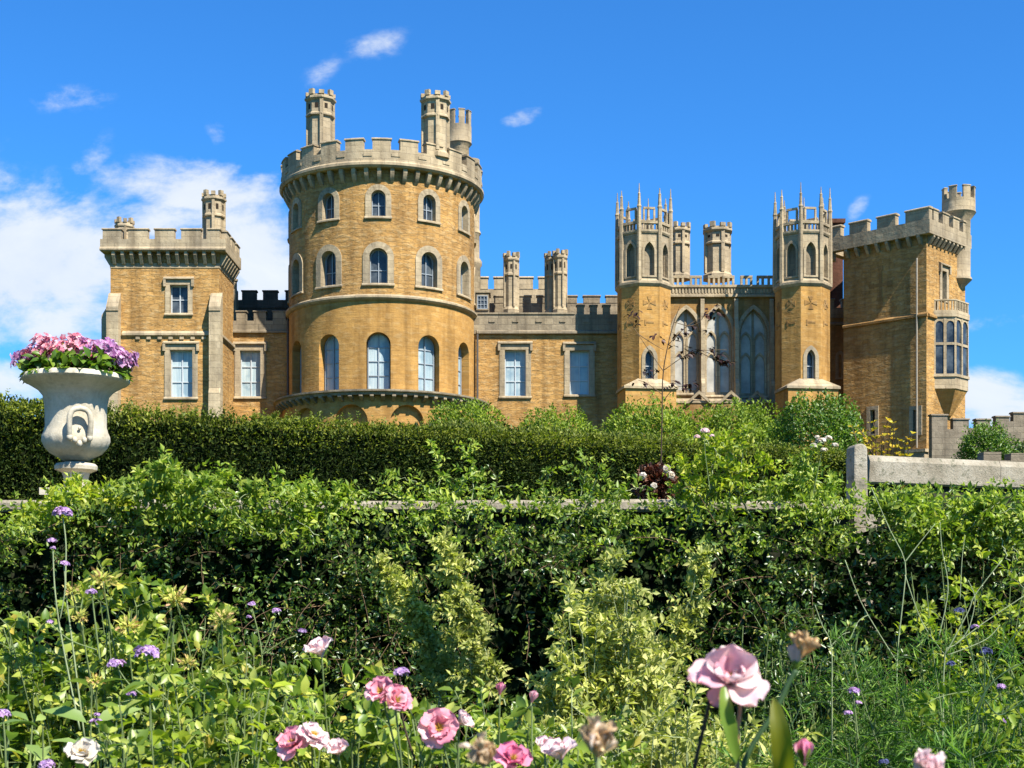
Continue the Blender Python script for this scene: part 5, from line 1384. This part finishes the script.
def petal_mesh(mb, c, axis, az, L, W, open0, curl, cup=.25, m=0, wav=.04, nu=7, nv=6, ref=None, tilt=0.0):
    ax = Vector(axis).normalized()
    rf = Vector(ref) if ref is not None else (Vector((1, 0, 0)) if abs(ax.x) < .9 else Vector((0, 1, 0)))
    e1 = (rf - ax * rf.dot(ax)).normalized(); e2 = ax.cross(e1)
    rad = e1 * math.cos(az) + e2 * math.sin(az); lat = ax.cross(rad)
    c = Vector(c); p = c.copy(); vs_ = []; ph = random.random() * 6
    for i in range(nu + 1):
        s = i / nu; th = open0 + curl * s
        d = rad * math.sin(th) + ax * math.cos(th); nrm = ax * math.sin(th) - rad * math.cos(th)
        if i: p = p + d * (L / nu)
        wd = W * .5 * max(.16, min(1.0, (s / .66) ** .75)) * math.sqrt(max(.02, 1 - (max(0.0, s - .58) / .43) ** 3.6))
        for j in range(nv + 1):
            t = 2 * j / nv - 1
            back = L * (s ** 5) * (-0.10 * t ** 4 - 0.07 * max(0.0, 1 - 2.2 * t * t) ** 2)
            vs_.append(p + lat * (wd * t) + nrm * (cup * wd * t * t + wav * W * s * math.sin(4 * t + ph + 3 * s)) + d * back)
    k = nv + 1
    mb.add(vs_, [(i * k + j, i * k + j + 1, (i + 1) * k + j + 1, (i + 1) * k + j) for i in range(nu) for j in range(nv)], m)

def rose_bloom(parent, px, py, D, size, axis, m, kind='open', inner=5):
    c = P(px, py, D); rr = size * .5
    mb = MB(); ax = Vector(axis).normalized()
    off = c - np.array(ax) * rr * .35
    if kind == 'open':
        for k in range(6): petal_mesh(mb, off, axis, k * PI / 3 + .2 * random.random(), rr * 1.1, rr * 1.15, R(52 + random.uniform(-16, 16)), R(26 + random.uniform(-14, 20)), .25, 0, .09)
        for k in range(inner): petal_mesh(mb, off + np.array(ax) * rr * .05, axis, k * 2 * PI / inner + .5, rr * .85, rr * .85, R(34 + random.uniform(-14, 14)), R(15 + random.uniform(-15, 15)), .35, 0, .10)
    elif kind == 'cup':
        for k in range(5): petal_mesh(mb, off, axis, k * 2 * PI / 5 + .3 * random.random(), rr * 1.35, rr * 1.3, R(26 + random.uniform(-10, 22)), R(24 + random.uniform(-20, 20)), .45, 0, .10)
        for k in range(4): petal_mesh(mb, off, axis, k * PI / 2 + .4, rr * 1.15, rr * .9, R(10 + random.uniform(-4, 12)), R(2), .55, 0, .12)
    elif kind == 'bud':
        for k in range(4): petal_mesh(mb, off, axis, k * PI / 2, rr * 1.7, rr * 1.15, R(24), R(-32), .6)
    mb.build('bloom', m, parent, smooth=True, recalc=False)
    if kind == 'open':
        lv = Leaves(); n = 34; d = unit(rdir(n) * .75 + np.array(ax) * 1.0)
        lv.add(np.repeat((off + np.array(ax) * rr * .16)[None], n, 0), d, rdir(n), rr * .42, rr * .06); lv.build('stamens', P_YEL, parent)
    return off
def rose_stalk(parent, off, base, m=S_GREEN, r=.0028):
    b = np.array(base, float); mid = (off + b) / 2 + np.array([random.uniform(-.03, .03), .02, 0])
    mb = MB(); mb.tube([tuple(q) for q in smooth_path([b, mid, off], 12)], r, 5, 0, r * .8); mb.build('flower_stalk', m, parent, smooth=True)

# left: rose bush with spent seed heads
rb = bush('rose_bush', 'tall rose bush at the left carrying yellowish spent flower heads', 'rose bush', 120, 4.7, 592, 280, 100, .043, L_ROSE, 6, 18, .4, .62, 1, group='rose bushes in the front border', side=6, sidelen=.16, fan=.75, hvar=.72)
def spent(parent, px, py, D, r):
    c = P(px, py, D); n = 90; d = rdir(n); d[:, 2] = d[:, 2] * .7 + .25; d = unit(d)
    lv = Leaves(); lv.add(c + d * r * rnd(n, .1, .8)[:, None], unit(d + rdir(n) * .6), rdir(n), rnd(n, .35, .7) * r, r * .2); lv.build('seed_head', L_SPENT, parent, 1, .1, .35)
    rose_stalk(parent, c, (c[0] + .05, D + .05, c[2] - .35), r=.003)
for px, py, r in ((103, 580, .050), (128, 628, .042), (176, 600, .045), (222, 621, .042), (72, 592, .030), (80, 618, .026), (96, 682, .030), (188, 664, .034)): spent(rb, px, py, 4.4, r)
bush('broad_leaved_plant', 'broad grey green leaved plant in the bottom left corner', 'plant', 40, 3.7, 668, 150, 16, .13, L_BROAD, 2, 12, .45, .42, 1, fan=.9, hvar=.7, curl=.45, r=.005)
bush('broad_leaved_plant', 'light green plant with upright broad leaves beside the white rose', 'plant', 108, 3.2, 700, 130, 16, .085, L_ROSE, 3, 12, .5, .45, 1, fan=.8, hvar=.75, r=.004)
lp = bush('lime_leaved_plant', 'plant with large lime and yellowing leaves at the lower left', 'plant', 195, 3.3, 668, 140, 20, .065, L_LIME, 3, 12, .5, .5, 1, fan=.9, hvar=.7, curl=.35)
bush('rose_bush', 'leafy rose bush filling the bottom edge below the paired pink roses', 'rose bush', 265, 3.7, 682, 190, 70, .040, L_ROSE, 4, 16, .45, .55, 1, group='rose bushes in the front border', side=4, sidelen=.13, fan=.7)
wr = bush('rose_bush', 'low rose with white bloom at the bottom left', 'rose bush', 85, 3.0, 728, 110, 22, .036, L_ROSE, 4, 14, .5, .55, 1, group='rose bushes in the front border', side=3, sidelen=.1)
o = rose_bloom(wr, 82, 752, 2.9, .08, (.1, -.6, .8), P_WHITE, 'open'); rose_stalk(wr, o, (o[0], 2.95, .9))
# middle roses
r1 = bush('rose_bush', 'rose bush with one pale cupped bloom held high above open pink ones', 'rose bush', 350, 3.5, 684, 170, 52, .040, L_ROSE, 4, 16, .5, .55, 1, group='rose bushes in the front border', side=4, sidelen=.14)
for px, py, D, sz, ax, m, kd in ((320, 652, 3.6, .085, (-.3, -.35, .9), P_BLUSH, 'cup'), (380, 690, 2.9, .070, (-.2, -.7, .6), P_PINK, 'open'), (397, 699, 2.88, .072, (.4, -.7, .5), P_PINK, 'open'),
                               (292, 742, 3.1, .085, (-.3, -.7, .6), P_PINK, 'open'), (314, 734, 3.1, .075, (.4, -.4, .8), P_BLUSH, 'open'), (338, 752, 3.1, .06, (0, -.5, .8), P_BLUSH, 'cup')):
    o = rose_bloom(r1, px, py, D, sz, ax, m, kd); rose_stalk(r1, o, (o[0] + .03, D + .05, o[2] - .4))
r2 = bush('rose_bush', 'rose bush with one wide open pink bloom and small pink buds in the bottom middle', 'rose bush', 475, 3.3, 694, 190, 56, .040, L_ROSE, 4, 16, .5, .55, 1, group='rose bushes in the front border', side=4, sidelen=.14)
for px, py, D, sz, ax, m, kd in ((439, 727, 3.05, .092, (.05, -.85, .35), P_PINK, 'open'), (461, 722, 3.15, .055, (.6, -.3, .7), P_BLUSH, 'cup'), (500, 692, 3.4, .042, (.1, -.4, .9), P_DEEP, 'bud'), (532, 700, 3.4, .040, (.3, -.3, .9), P_PINK, 'bud'),
                               (513, 757, 2.3, .065, (.1, -.6, .7), P_DEEP, 'open'), (560, 755, 2.6, .07, (-.2, -.4, .8), P_BLUSH, 'cup'), (545, 748, 2.8, .05, (0, -.4, .8), P_BLUSH, 'cup')):
    o = rose_bloom(r2, px, py, D, sz, ax, m, kd); rose_stalk(r2, o, (o[0] + .03, D + .05, o[2] - .4))
# pale spray shrub in the centre
ss = bush('spray_shrub', 'pale yellow green shrub of fine leafy sprays standing before the dark climber in the centre', 'shrub', 608, 6.3, 538, 120, 90, .044, L_SILVER, 5, 18, .30, .46, 0, S_PALE, side=18, sidelen=.13, fan=.8, hvar=.78, cone=.45, r=.0028)
HP = 'loose pale sprays before the climber'
spray('trailing_spray', 'slender pale spray leaning left before the climber, left of the upright pale spray', 'shrub', P(385, 700, 7.6), [[(448, 700), (430, 650), (405, 600), (380, 562)], [(455, 700), (442, 660), (428, 630), (418, 612)], [(440, 705), (436, 670), (412, 622), (396, 580)]], 7.6, L_SILVER, .045, 4, nside=46, group=HP, sl=.14)
spray('trailing_spray', 'upright pale leafy spray just left of the central spray shrub', 'shrub', P(478, 700, 7.4), [[(478, 702), (468, 650), (455, 600), (445, 545)], [(482, 702), (476, 650), (460, 590), (452, 560)], [(505, 705), (490, 660), (474, 630), (465, 600)]], 7.4, L_SILVER, .045, 4, nside=46, group=HP, sl=.15)
spray('trailing_spray', 'single arching spray on a bare pale stem right of the central spray shrub', 'shrub', P(655, 705, 7.0), [[(655, 705), (672, 650), (690, 600), (702, 555)], [(655, 705), (675, 660), (690, 620), (712, 580)]], 7.0, L_SILVER, .045, 4, nside=26, group=HP, sl=.13, r=.006)
bush('filler_shrub', 'low small leaved pale shrub in the lower middle behind the big rose', 'shrub', 690, 4.8, 712, 190, 75, .042, L_SILVER, 4, 14, .45, .45, 0, S_PALE, side=8, sidelen=.14, hvar=.75)
bush('filler_shrub', 'small leaved green shrub under the centre spray', 'shrub', 560, 4.6, 715, 170, 75, .042, L_ROSE, 4, 14, .45, .5, 0, S_PALE, side=7, sidelen=.14, hvar=.75)
bush('filler_shrub', 'fine leaved dark shrub right of the big pink rose', 'shrub', 800, 6.6, 610, 110, 70, .040, L_CLIMB, 4, 16, .3, .45, 0, side=9, sidelen=.16, hvar=.6)
# right: fennel and grasses
def fennel(label, px, D, top, wpx, nst, seed):
    cx = U(px, D); hw = wpx / 2 * D / F; H = Z(top, D)
    t = thing('fennel_plant', label, 'plant', (cx, D, 0), 'feathery plants at the right')
    q = rnd(nst, -1, 1); S = np.stack([cx + q * hw * .6, D + rnd(nst, -.3, .3), np.zeros(nst)], 1)
    pts, tan = sprigs(S, np.stack([q * .25, rnd(nst, -.1, .1), np.ones(nst)], 1), H * rnd(nst, .62, 1.0), 18, .08, .05)
    i = rng.integers(7, 18, (nst, 9)); SS = np.take_along_axis(pts, i[:, :, None], 1).reshape(-1, 3)
    ps, tt = sprigs(SS, unit(rdir(len(SS)) + np.array([0, 0, .7])), rnd(len(SS), .12, .3), 8, .35, .1)
    lv = Leaves(); leaves_on(lv, ps, tt, 4, .075, .035, .8, .1, .2, .4)
    lv.build('foliage', L_FENNEL, t, 0, 0, .3); tubes('stem', pts, .005, .002, S_GREEN, t, 4); tubes('frond', ps, .0016, .0008, S_DKGREEN, t)
fennel('feathery green plant in front of the climber at the lower right', 885, 5.6, 640, 170, 42, 1)
fennel('feathery green plant nearest the right edge', 985, 5.2, 610, 170, 42, 2)
fennel('low feathery plant along the bottom right edge', 905, 4.0, 705, 240, 40, 3)
bush('lime_leaved_plant', 'lime green leafy plant at the right edge below the stone rail', 'plant', 985, 7.2, 545, 130, 34, .045, L_LIME, 3, 16, .45, .5, 1, side=6, sidelen=.16, hvar=.75)
bush('filler_shrub', 'light green small leaved shrub in the bottom right corner', 'shrub', 1005, 4.4, 680, 120, 40, .040, L_SHRUB, 4, 14, .45, .5, 1, side=5, sidelen=.14)
# bare branching stalks at the right
def stalk(label, lines, D, m, r):
    t = thing('bare_stalk', label, 'plant', P(*lines[0][0][:2], D), 'tall bare branching stalks at the right')
    for i, l in enumerate(lines):
        mb = MB(); mb.tube([tuple(q) for q in ppath(l, D, 16)], r if i == 0 else r * .75, 5, 0, r * .5); mb.build('stem' if i == 0 else 'branch', m, t, smooth=True)
    return t
stalk('tall pale forked stalk rising to the foot of the gatepost', [[(897, 760), (897, 662), (903, 600), (905, 562), (890, 530), (871, 487)], [(905, 562), (918, 545), (935, 524)], [(897, 662), (880, 635), (860, 600), (845, 560)], [(868, 615), (858, 622), (850, 640)], [(905, 575), (922, 622), (945, 655)]], 6.0, S_PALE, .0034)
stalk('thick grey green stalk branching towards the right edge', [[(942, 768), (943, 720), (945, 655), (955, 645), (985, 622), (1030, 592)], [(945, 655), (968, 612), (975, 595), (1002, 560)], [(955, 645), (968, 630), (975, 600), (968, 580)], [(948, 655), (985, 640), (1000, 625)]], 5.0, S_PALE, .0030)
stalk('dark green stalk leaning right with pale side branches at the bottom right', [[(955, 790), (968, 730), (985, 692), (1005, 672), (1030, 660)], [(968, 790), (972, 740), (985, 692), (1000, 655), (1024, 625)], [(985, 700), (1000, 715), (1024, 700)]], 4.2, S_DKGREEN, .0034)
stalk('thin pale stalk standing alone right of the spent rose', [[(832, 768), (832, 690), (831, 645), (822, 625), (815, 605)], [(832, 645), (842, 635), (850, 632)]], 5.5, S_PALE, .0028)
stalk('thin upright stalk with a grass like tip below the rail', [[(938, 640), (948, 590), (942, 550), (940, 522)], [(960, 600), (962, 560), (965, 535)]], 6.4, S_PALE, .0030)

# verbena: wiry stems with mauve heads
VG = 'verbena stems with mauve heads'
def verb(label, path, heads, D, m=P_MAUVE, br=(), st=S_GREEN, **kw): flower_stem('verbena', label, 'flower', path, D, m, heads, group=VG, branches=br, stem=st, **kw)
verb('tallest verbena with a mauve head above the left of the wall', [(85, 740), (72, 640), (66, 590), (66, 545), (63, 517)], [(63, 513, 1.0)], 4.4, st=S_PALE, hr=.028, floret=.012)
verb('verbena with two small mauve heads below the tallest one', [(80, 730), (62, 640), (55, 590), (53, 550)], [(52, 541, .7), (64, 564, .7), (53, 548, .4)], 4.3, br=[[(60, 620), (65, 590), (64, 566)]], st=S_PALE)
verb('mauve verbena head beside the spent rose cluster at left', [(100, 660), (95, 620), (92, 594)], [(91, 592, .7), (50, 622, .5)], 4.2, br=[[(97, 650), (70, 640), (51, 624)]])
verb('bright mauve verbena head in the middle of the left rose bush', [(150, 760), (150, 700), (147, 658)], [(147, 653, 1.15), (116, 664, .75)], 4.0, br=[[(150, 700), (130, 685), (117, 667)]], hr=.028, floret=.012)
verb('lilac verbena head low at the left among broad leaves', [(110, 768), (112, 745), (97, 725)], [(96, 723, .8), (131, 694, .55), (97, 715, .4)], 3.6, br=[[(112, 745), (125, 720), (131, 697)]])
verb('pale verbena heads before the dark climber left of the pink roses', [(258, 700), (262, 655), (252, 608)], [(252, 604, .6), (276, 611, .7), (302, 631, .6), (249, 617, .4)], 4.6, br=[[(262, 655), (285, 640), (302, 634)], [(262, 655), (272, 630), (276, 614)]])
verb('violet verbena head between the pink roses', [(415, 760), (403, 720), (400, 677)], [(401, 673, .85), (404, 671, .5)], 3.2, st=S_TWIG)
verb('mauve verbena heads right of the big near rose', [(858, 740), (855, 710), (853, 693)], [(854, 691, .8), (848, 713, .6), (858, 703, .5)], 4.4, br=[[(857, 725), (850, 718), (848, 715)]])
verb('small mauve verbena heads near the right edge', [(1004, 740), (1002, 710), (1000, 690)], [(1001, 687, .7), (1006, 721, .7), (975, 627, .6)], 4.6, br=[[(1003, 735), (1006, 724)], [(1002, 700), (985, 660), (975, 630)]])
verb('slate blue flower heads among the right hand feathery plants', [(980, 768), (984, 700), (985, 656)], [(985, 652, 1.1), (951, 664, .7), (959, 611, .8), (884, 762, .8)], 4.8, m=P_BLUE, st=S_DKGREEN, br=[[(984, 700), (965, 680), (951, 667)], [(984, 690), (970, 650), (959, 614)], [(982, 760), (930, 775), (884, 765)]])
verb('tiny mauve verbena heads at the bottom left corner', [(6, 768), (5, 740), (3, 718)], [(2, 714, .8), (47, 765, .9)], 3.4, br=[[(6, 768), (25, 775), (45, 768)]])

# ------------------------------------------------------------------ the near rose stems
nr = thing('near_rose', 'large pale pink rose close to the camera with a withered bloom beside it', 'rose', (U(745, 1.5), 1.5, .75))
D_ = 1.5
c = P(730, 684, D_); ax = (-.08, -.62, .78); s_ = D_ / F
mb = MB(); rf = (1, 0, 0)
# azimuth 0 = right, 90 = away from the camera, 180 = left, 270 = towards the camera
for a, l, w_, o0, cu, cp in ((80, 44, 50, 26, -14, .25), (172, 46, 38, 54, 40, .35), (28, 36, 32, 46, 26, .30), (308, 42, 48, 70, 30, .22), (236, 34, 24, 80, 36, .35), (118, 40, 40, 36, 2, .3), (60, 37, 36, 32, 6, .3), (340, 34, 34, 56, 24, .28), (200, 38, 32, 50, 26, .3)):
    petal_mesh(mb, c, ax, R(a), l * s_, w_ * s_, R(o0), R(cu), cp, 0, .085, 12, 12, rf)
for k, (a, o0, l) in enumerate([(100, 20, 30), (170, 26, 26), (250, 30, 25), (320, 30, 26), (30, 26, 27), (210, 14, 20), (340, 12, 19)]):
    petal_mesh(mb, c, ax, R(a), l * s_, 28 * s_, R(o0), R(14), .4, 0, .12, 10, 10, rf)
o = mb.build('bloom', P_NEAR, nr, smooth=True, recalc=False)
lv = Leaves(); n = 30; d = unit(rdir(n) * .6 + np.array(ax)); lv.add(np.repeat((c + np.array(ax) * 6 * s_)[None], n, 0), d, rdir(n), .010, .0015); lv.build('stamens', P_YEL, nr)
def sub_tube(pth, r, m, name='stem', r1=None):
    mb = MB(); mb.tube([tuple(q) for q in ppath(pth, D_, 18)], r, 8, 0, r1 or r); return mb.build(name, m, nr, smooth=True)
sub_tube([(738, 960), (738, 800), (737, 740), (740, 705), (732, 686)], .0022, S_RED)
sub_tube([(742, 960), (742, 790), (750, 750), (775, 712), (788, 684), (796, 670)], .0030, S_DKGREEN)
sub_tube([(680, 960), (692, 790), (702, 735), (713, 690)], .0022, S_TWIG)
sub_tube([(800, 960), (802, 820), (803, 768)], .0024, S_GREEN)
def big_leaf(pth, W, m, tilt):
    pts = ppath(pth, D_, 10); vs_ = []; mb = MB()
    for i, p in enumerate(pts):
        s = i / 9; wd = W * s_ * .5 * math.sin(PI * min(1, .04 + s * .95)) ** .7
        t = pts[min(i + 1, 9)] - pts[max(i - 1, 0)]; t /= np.linalg.norm(t)
        lat = np.cross(t, np.array([tilt, -1, .15])); lat /= np.linalg.norm(lat); nn = np.cross(lat, t)
        for j in (-1, -.5, 0, .5, 1): vs_.append(tuple(p + lat * wd * j + nn * (abs(j) * wd * .35 + .0012 * math.sin(i * 2.2) * abs(j))))
    mb.add(vs_, [(i * 5 + j, i * 5 + j + 1, i * 5 + j + 6, i * 5 + j + 5) for i in range(9) for j in range(4)])
    mb.build('leaf', m, nr, smooth=True, recalc=False)
L_NEAR = leafmat('near rose leaf', [(0, (0.12, 0.20, 0.035)), (1, (0.16, 0.25, 0.05))], .4, .35, .5)
L_OLIVE = leafmat('olive rose leaf', [(0, (0.15, 0.17, 0.012)), (1, (0.20, 0.20, 0.02))], .4, .45, .5)
big_leaf([(738, 764), (730, 735, -.02), (724, 705, -.03), (724, 686, -.02)], 18, L_NEAR, .5)
big_leaf([(784, 800), (784, 765, -.03), (780, 730, -.04), (774, 698, -.03)], 21, L_OLIVE, -.3)
# withered bloom
P_FADED = petalmat('faded blush petal', [(0, (0.62, 0.42, 0.34)), (1, (0.74, 0.60, 0.50))])
c = P(795, 668, D_)
mb = MB()
for a, o0, l, w_ in ((180, 6, 30, 20), (270, 4, 26, 20), (0, 14, 22, 18)): petal_mesh(mb, c, (.12, -.1, 1), R(a), l * s_, w_ * s_, R(o0 + 14), R(-18), .6, 0, .05, 8, 6, rf)
mb.build('bloom', P_FADED, nr, smooth=True, recalc=False)
mb = MB()
for k in range(20): petal_mesh(mb, c + np.array([4 * s_, -3 * s_, 10 * s_]), (.35 + random.uniform(-.3, .4), random.uniform(-.5, .3), 1), random.random() * 6, random.uniform(16, 32) * s_, 14 * s_, R(random.uniform(0, 40)), R(random.uniform(-20, 50)), .6, 0, .15, 6, 5, rf)
mb.build('withered_petals', L_DRY, nr, smooth=True, recalc=False)
def calyx(c, ax, r, m=L_NEAR):
    mb = MB()
    for k in range(5): petal_mesh(mb, c, ax, k * 2 * PI / 5 + .3, r * 2.0, r * 1.0, R(38), R(-30), .4, 0, .02, 6, 4, rf)
    mb.build('calyx', m, nr, smooth=True, recalc=False)
calyx(P(795, 672, D_), (.12, -.1, 1), 7 * s_)
c = P(804, 766, D_); mb = MB()
for k in range(4): petal_mesh(mb, c, (-.05, -.15, 1), k * PI / 2, 30 * s_, 20 * s_, R(26), R(-40), .6, 0, .03, 7, 5, rf)
mb.build('bud', P_DEEP, nr, smooth=True, recalc=False); calyx(c, (-.05, -.15, 1), 11 * s_)

# withered heads very close to the lens
def withered(label, px, py, D, w_, m, n, axis, extra=None):
    t = thing('withered_rose', label, 'rose', P(px, 820, D), 'withered rose heads at the bottom of the view')
    c = P(px, py, D); s = D / F; mb = MB()
    for k in range(n): petal_mesh(mb, c - np.array([0, 0, w_ * .35 * s]), (axis[0] + random.uniform(-.3, .3), axis[1] + random.uniform(-.3, .3), 1), random.random() * 6.3, w_ * random.uniform(.6, .8) * s, w_ * .6 * s, R(random.uniform(25, 50)), R(random.uniform(-70, -20)), .6, 0, .10, 7, 6, rf)
    for k in range(18): petal_mesh(mb, c + np.array([random.uniform(-.28, .28), random.uniform(-.25, .1), random.uniform(-.2, .32)]) * w_ * s, (axis[0] + random.uniform(-.9, .9), random.uniform(-.9, .4), 1), random.random() * 6.3, w_ * random.uniform(.25, .5) * s, w_ * random.uniform(.2, .36) * s, R(random.uniform(0, 60)), R(random.uniform(-60, 70)), .7, 0, .2, 6, 5, rf)
    mb.build('bloom', m, t, smooth=True, recalc=False)
    mb = MB(); mb.tube([tuple(c - np.array([0, 0, w_ * .35 * s])), tuple(P(px + 6, 800, D)), tuple(P(px + 4, 1000, D))], .0024, 6); mb.build('stem', S_GREEN, t, smooth=True)
    return t
P_PEACH = petalmat('peach faded petal', [(0, (0.55, 0.36, 0.20)), (.6, (0.66, 0.50, 0.30)), (1, (0.70, 0.58, 0.48))])
withered('faded peach rose head at the bottom edge right of the bright pink one', 597, 742, 1.25, 44, P_PEACH, 12, (.2, -.1))
withered('faded peach rose head at the bottom edge left of the bright pink one', 484, 755, 1.25, 36, P_PEACH, 11, (-.2, -.1))
withered('pale cream petals at the bottom edge among the feathery plants', 928, 770, 1.4, 40, P_BLUSH, 7, (0, -.1))
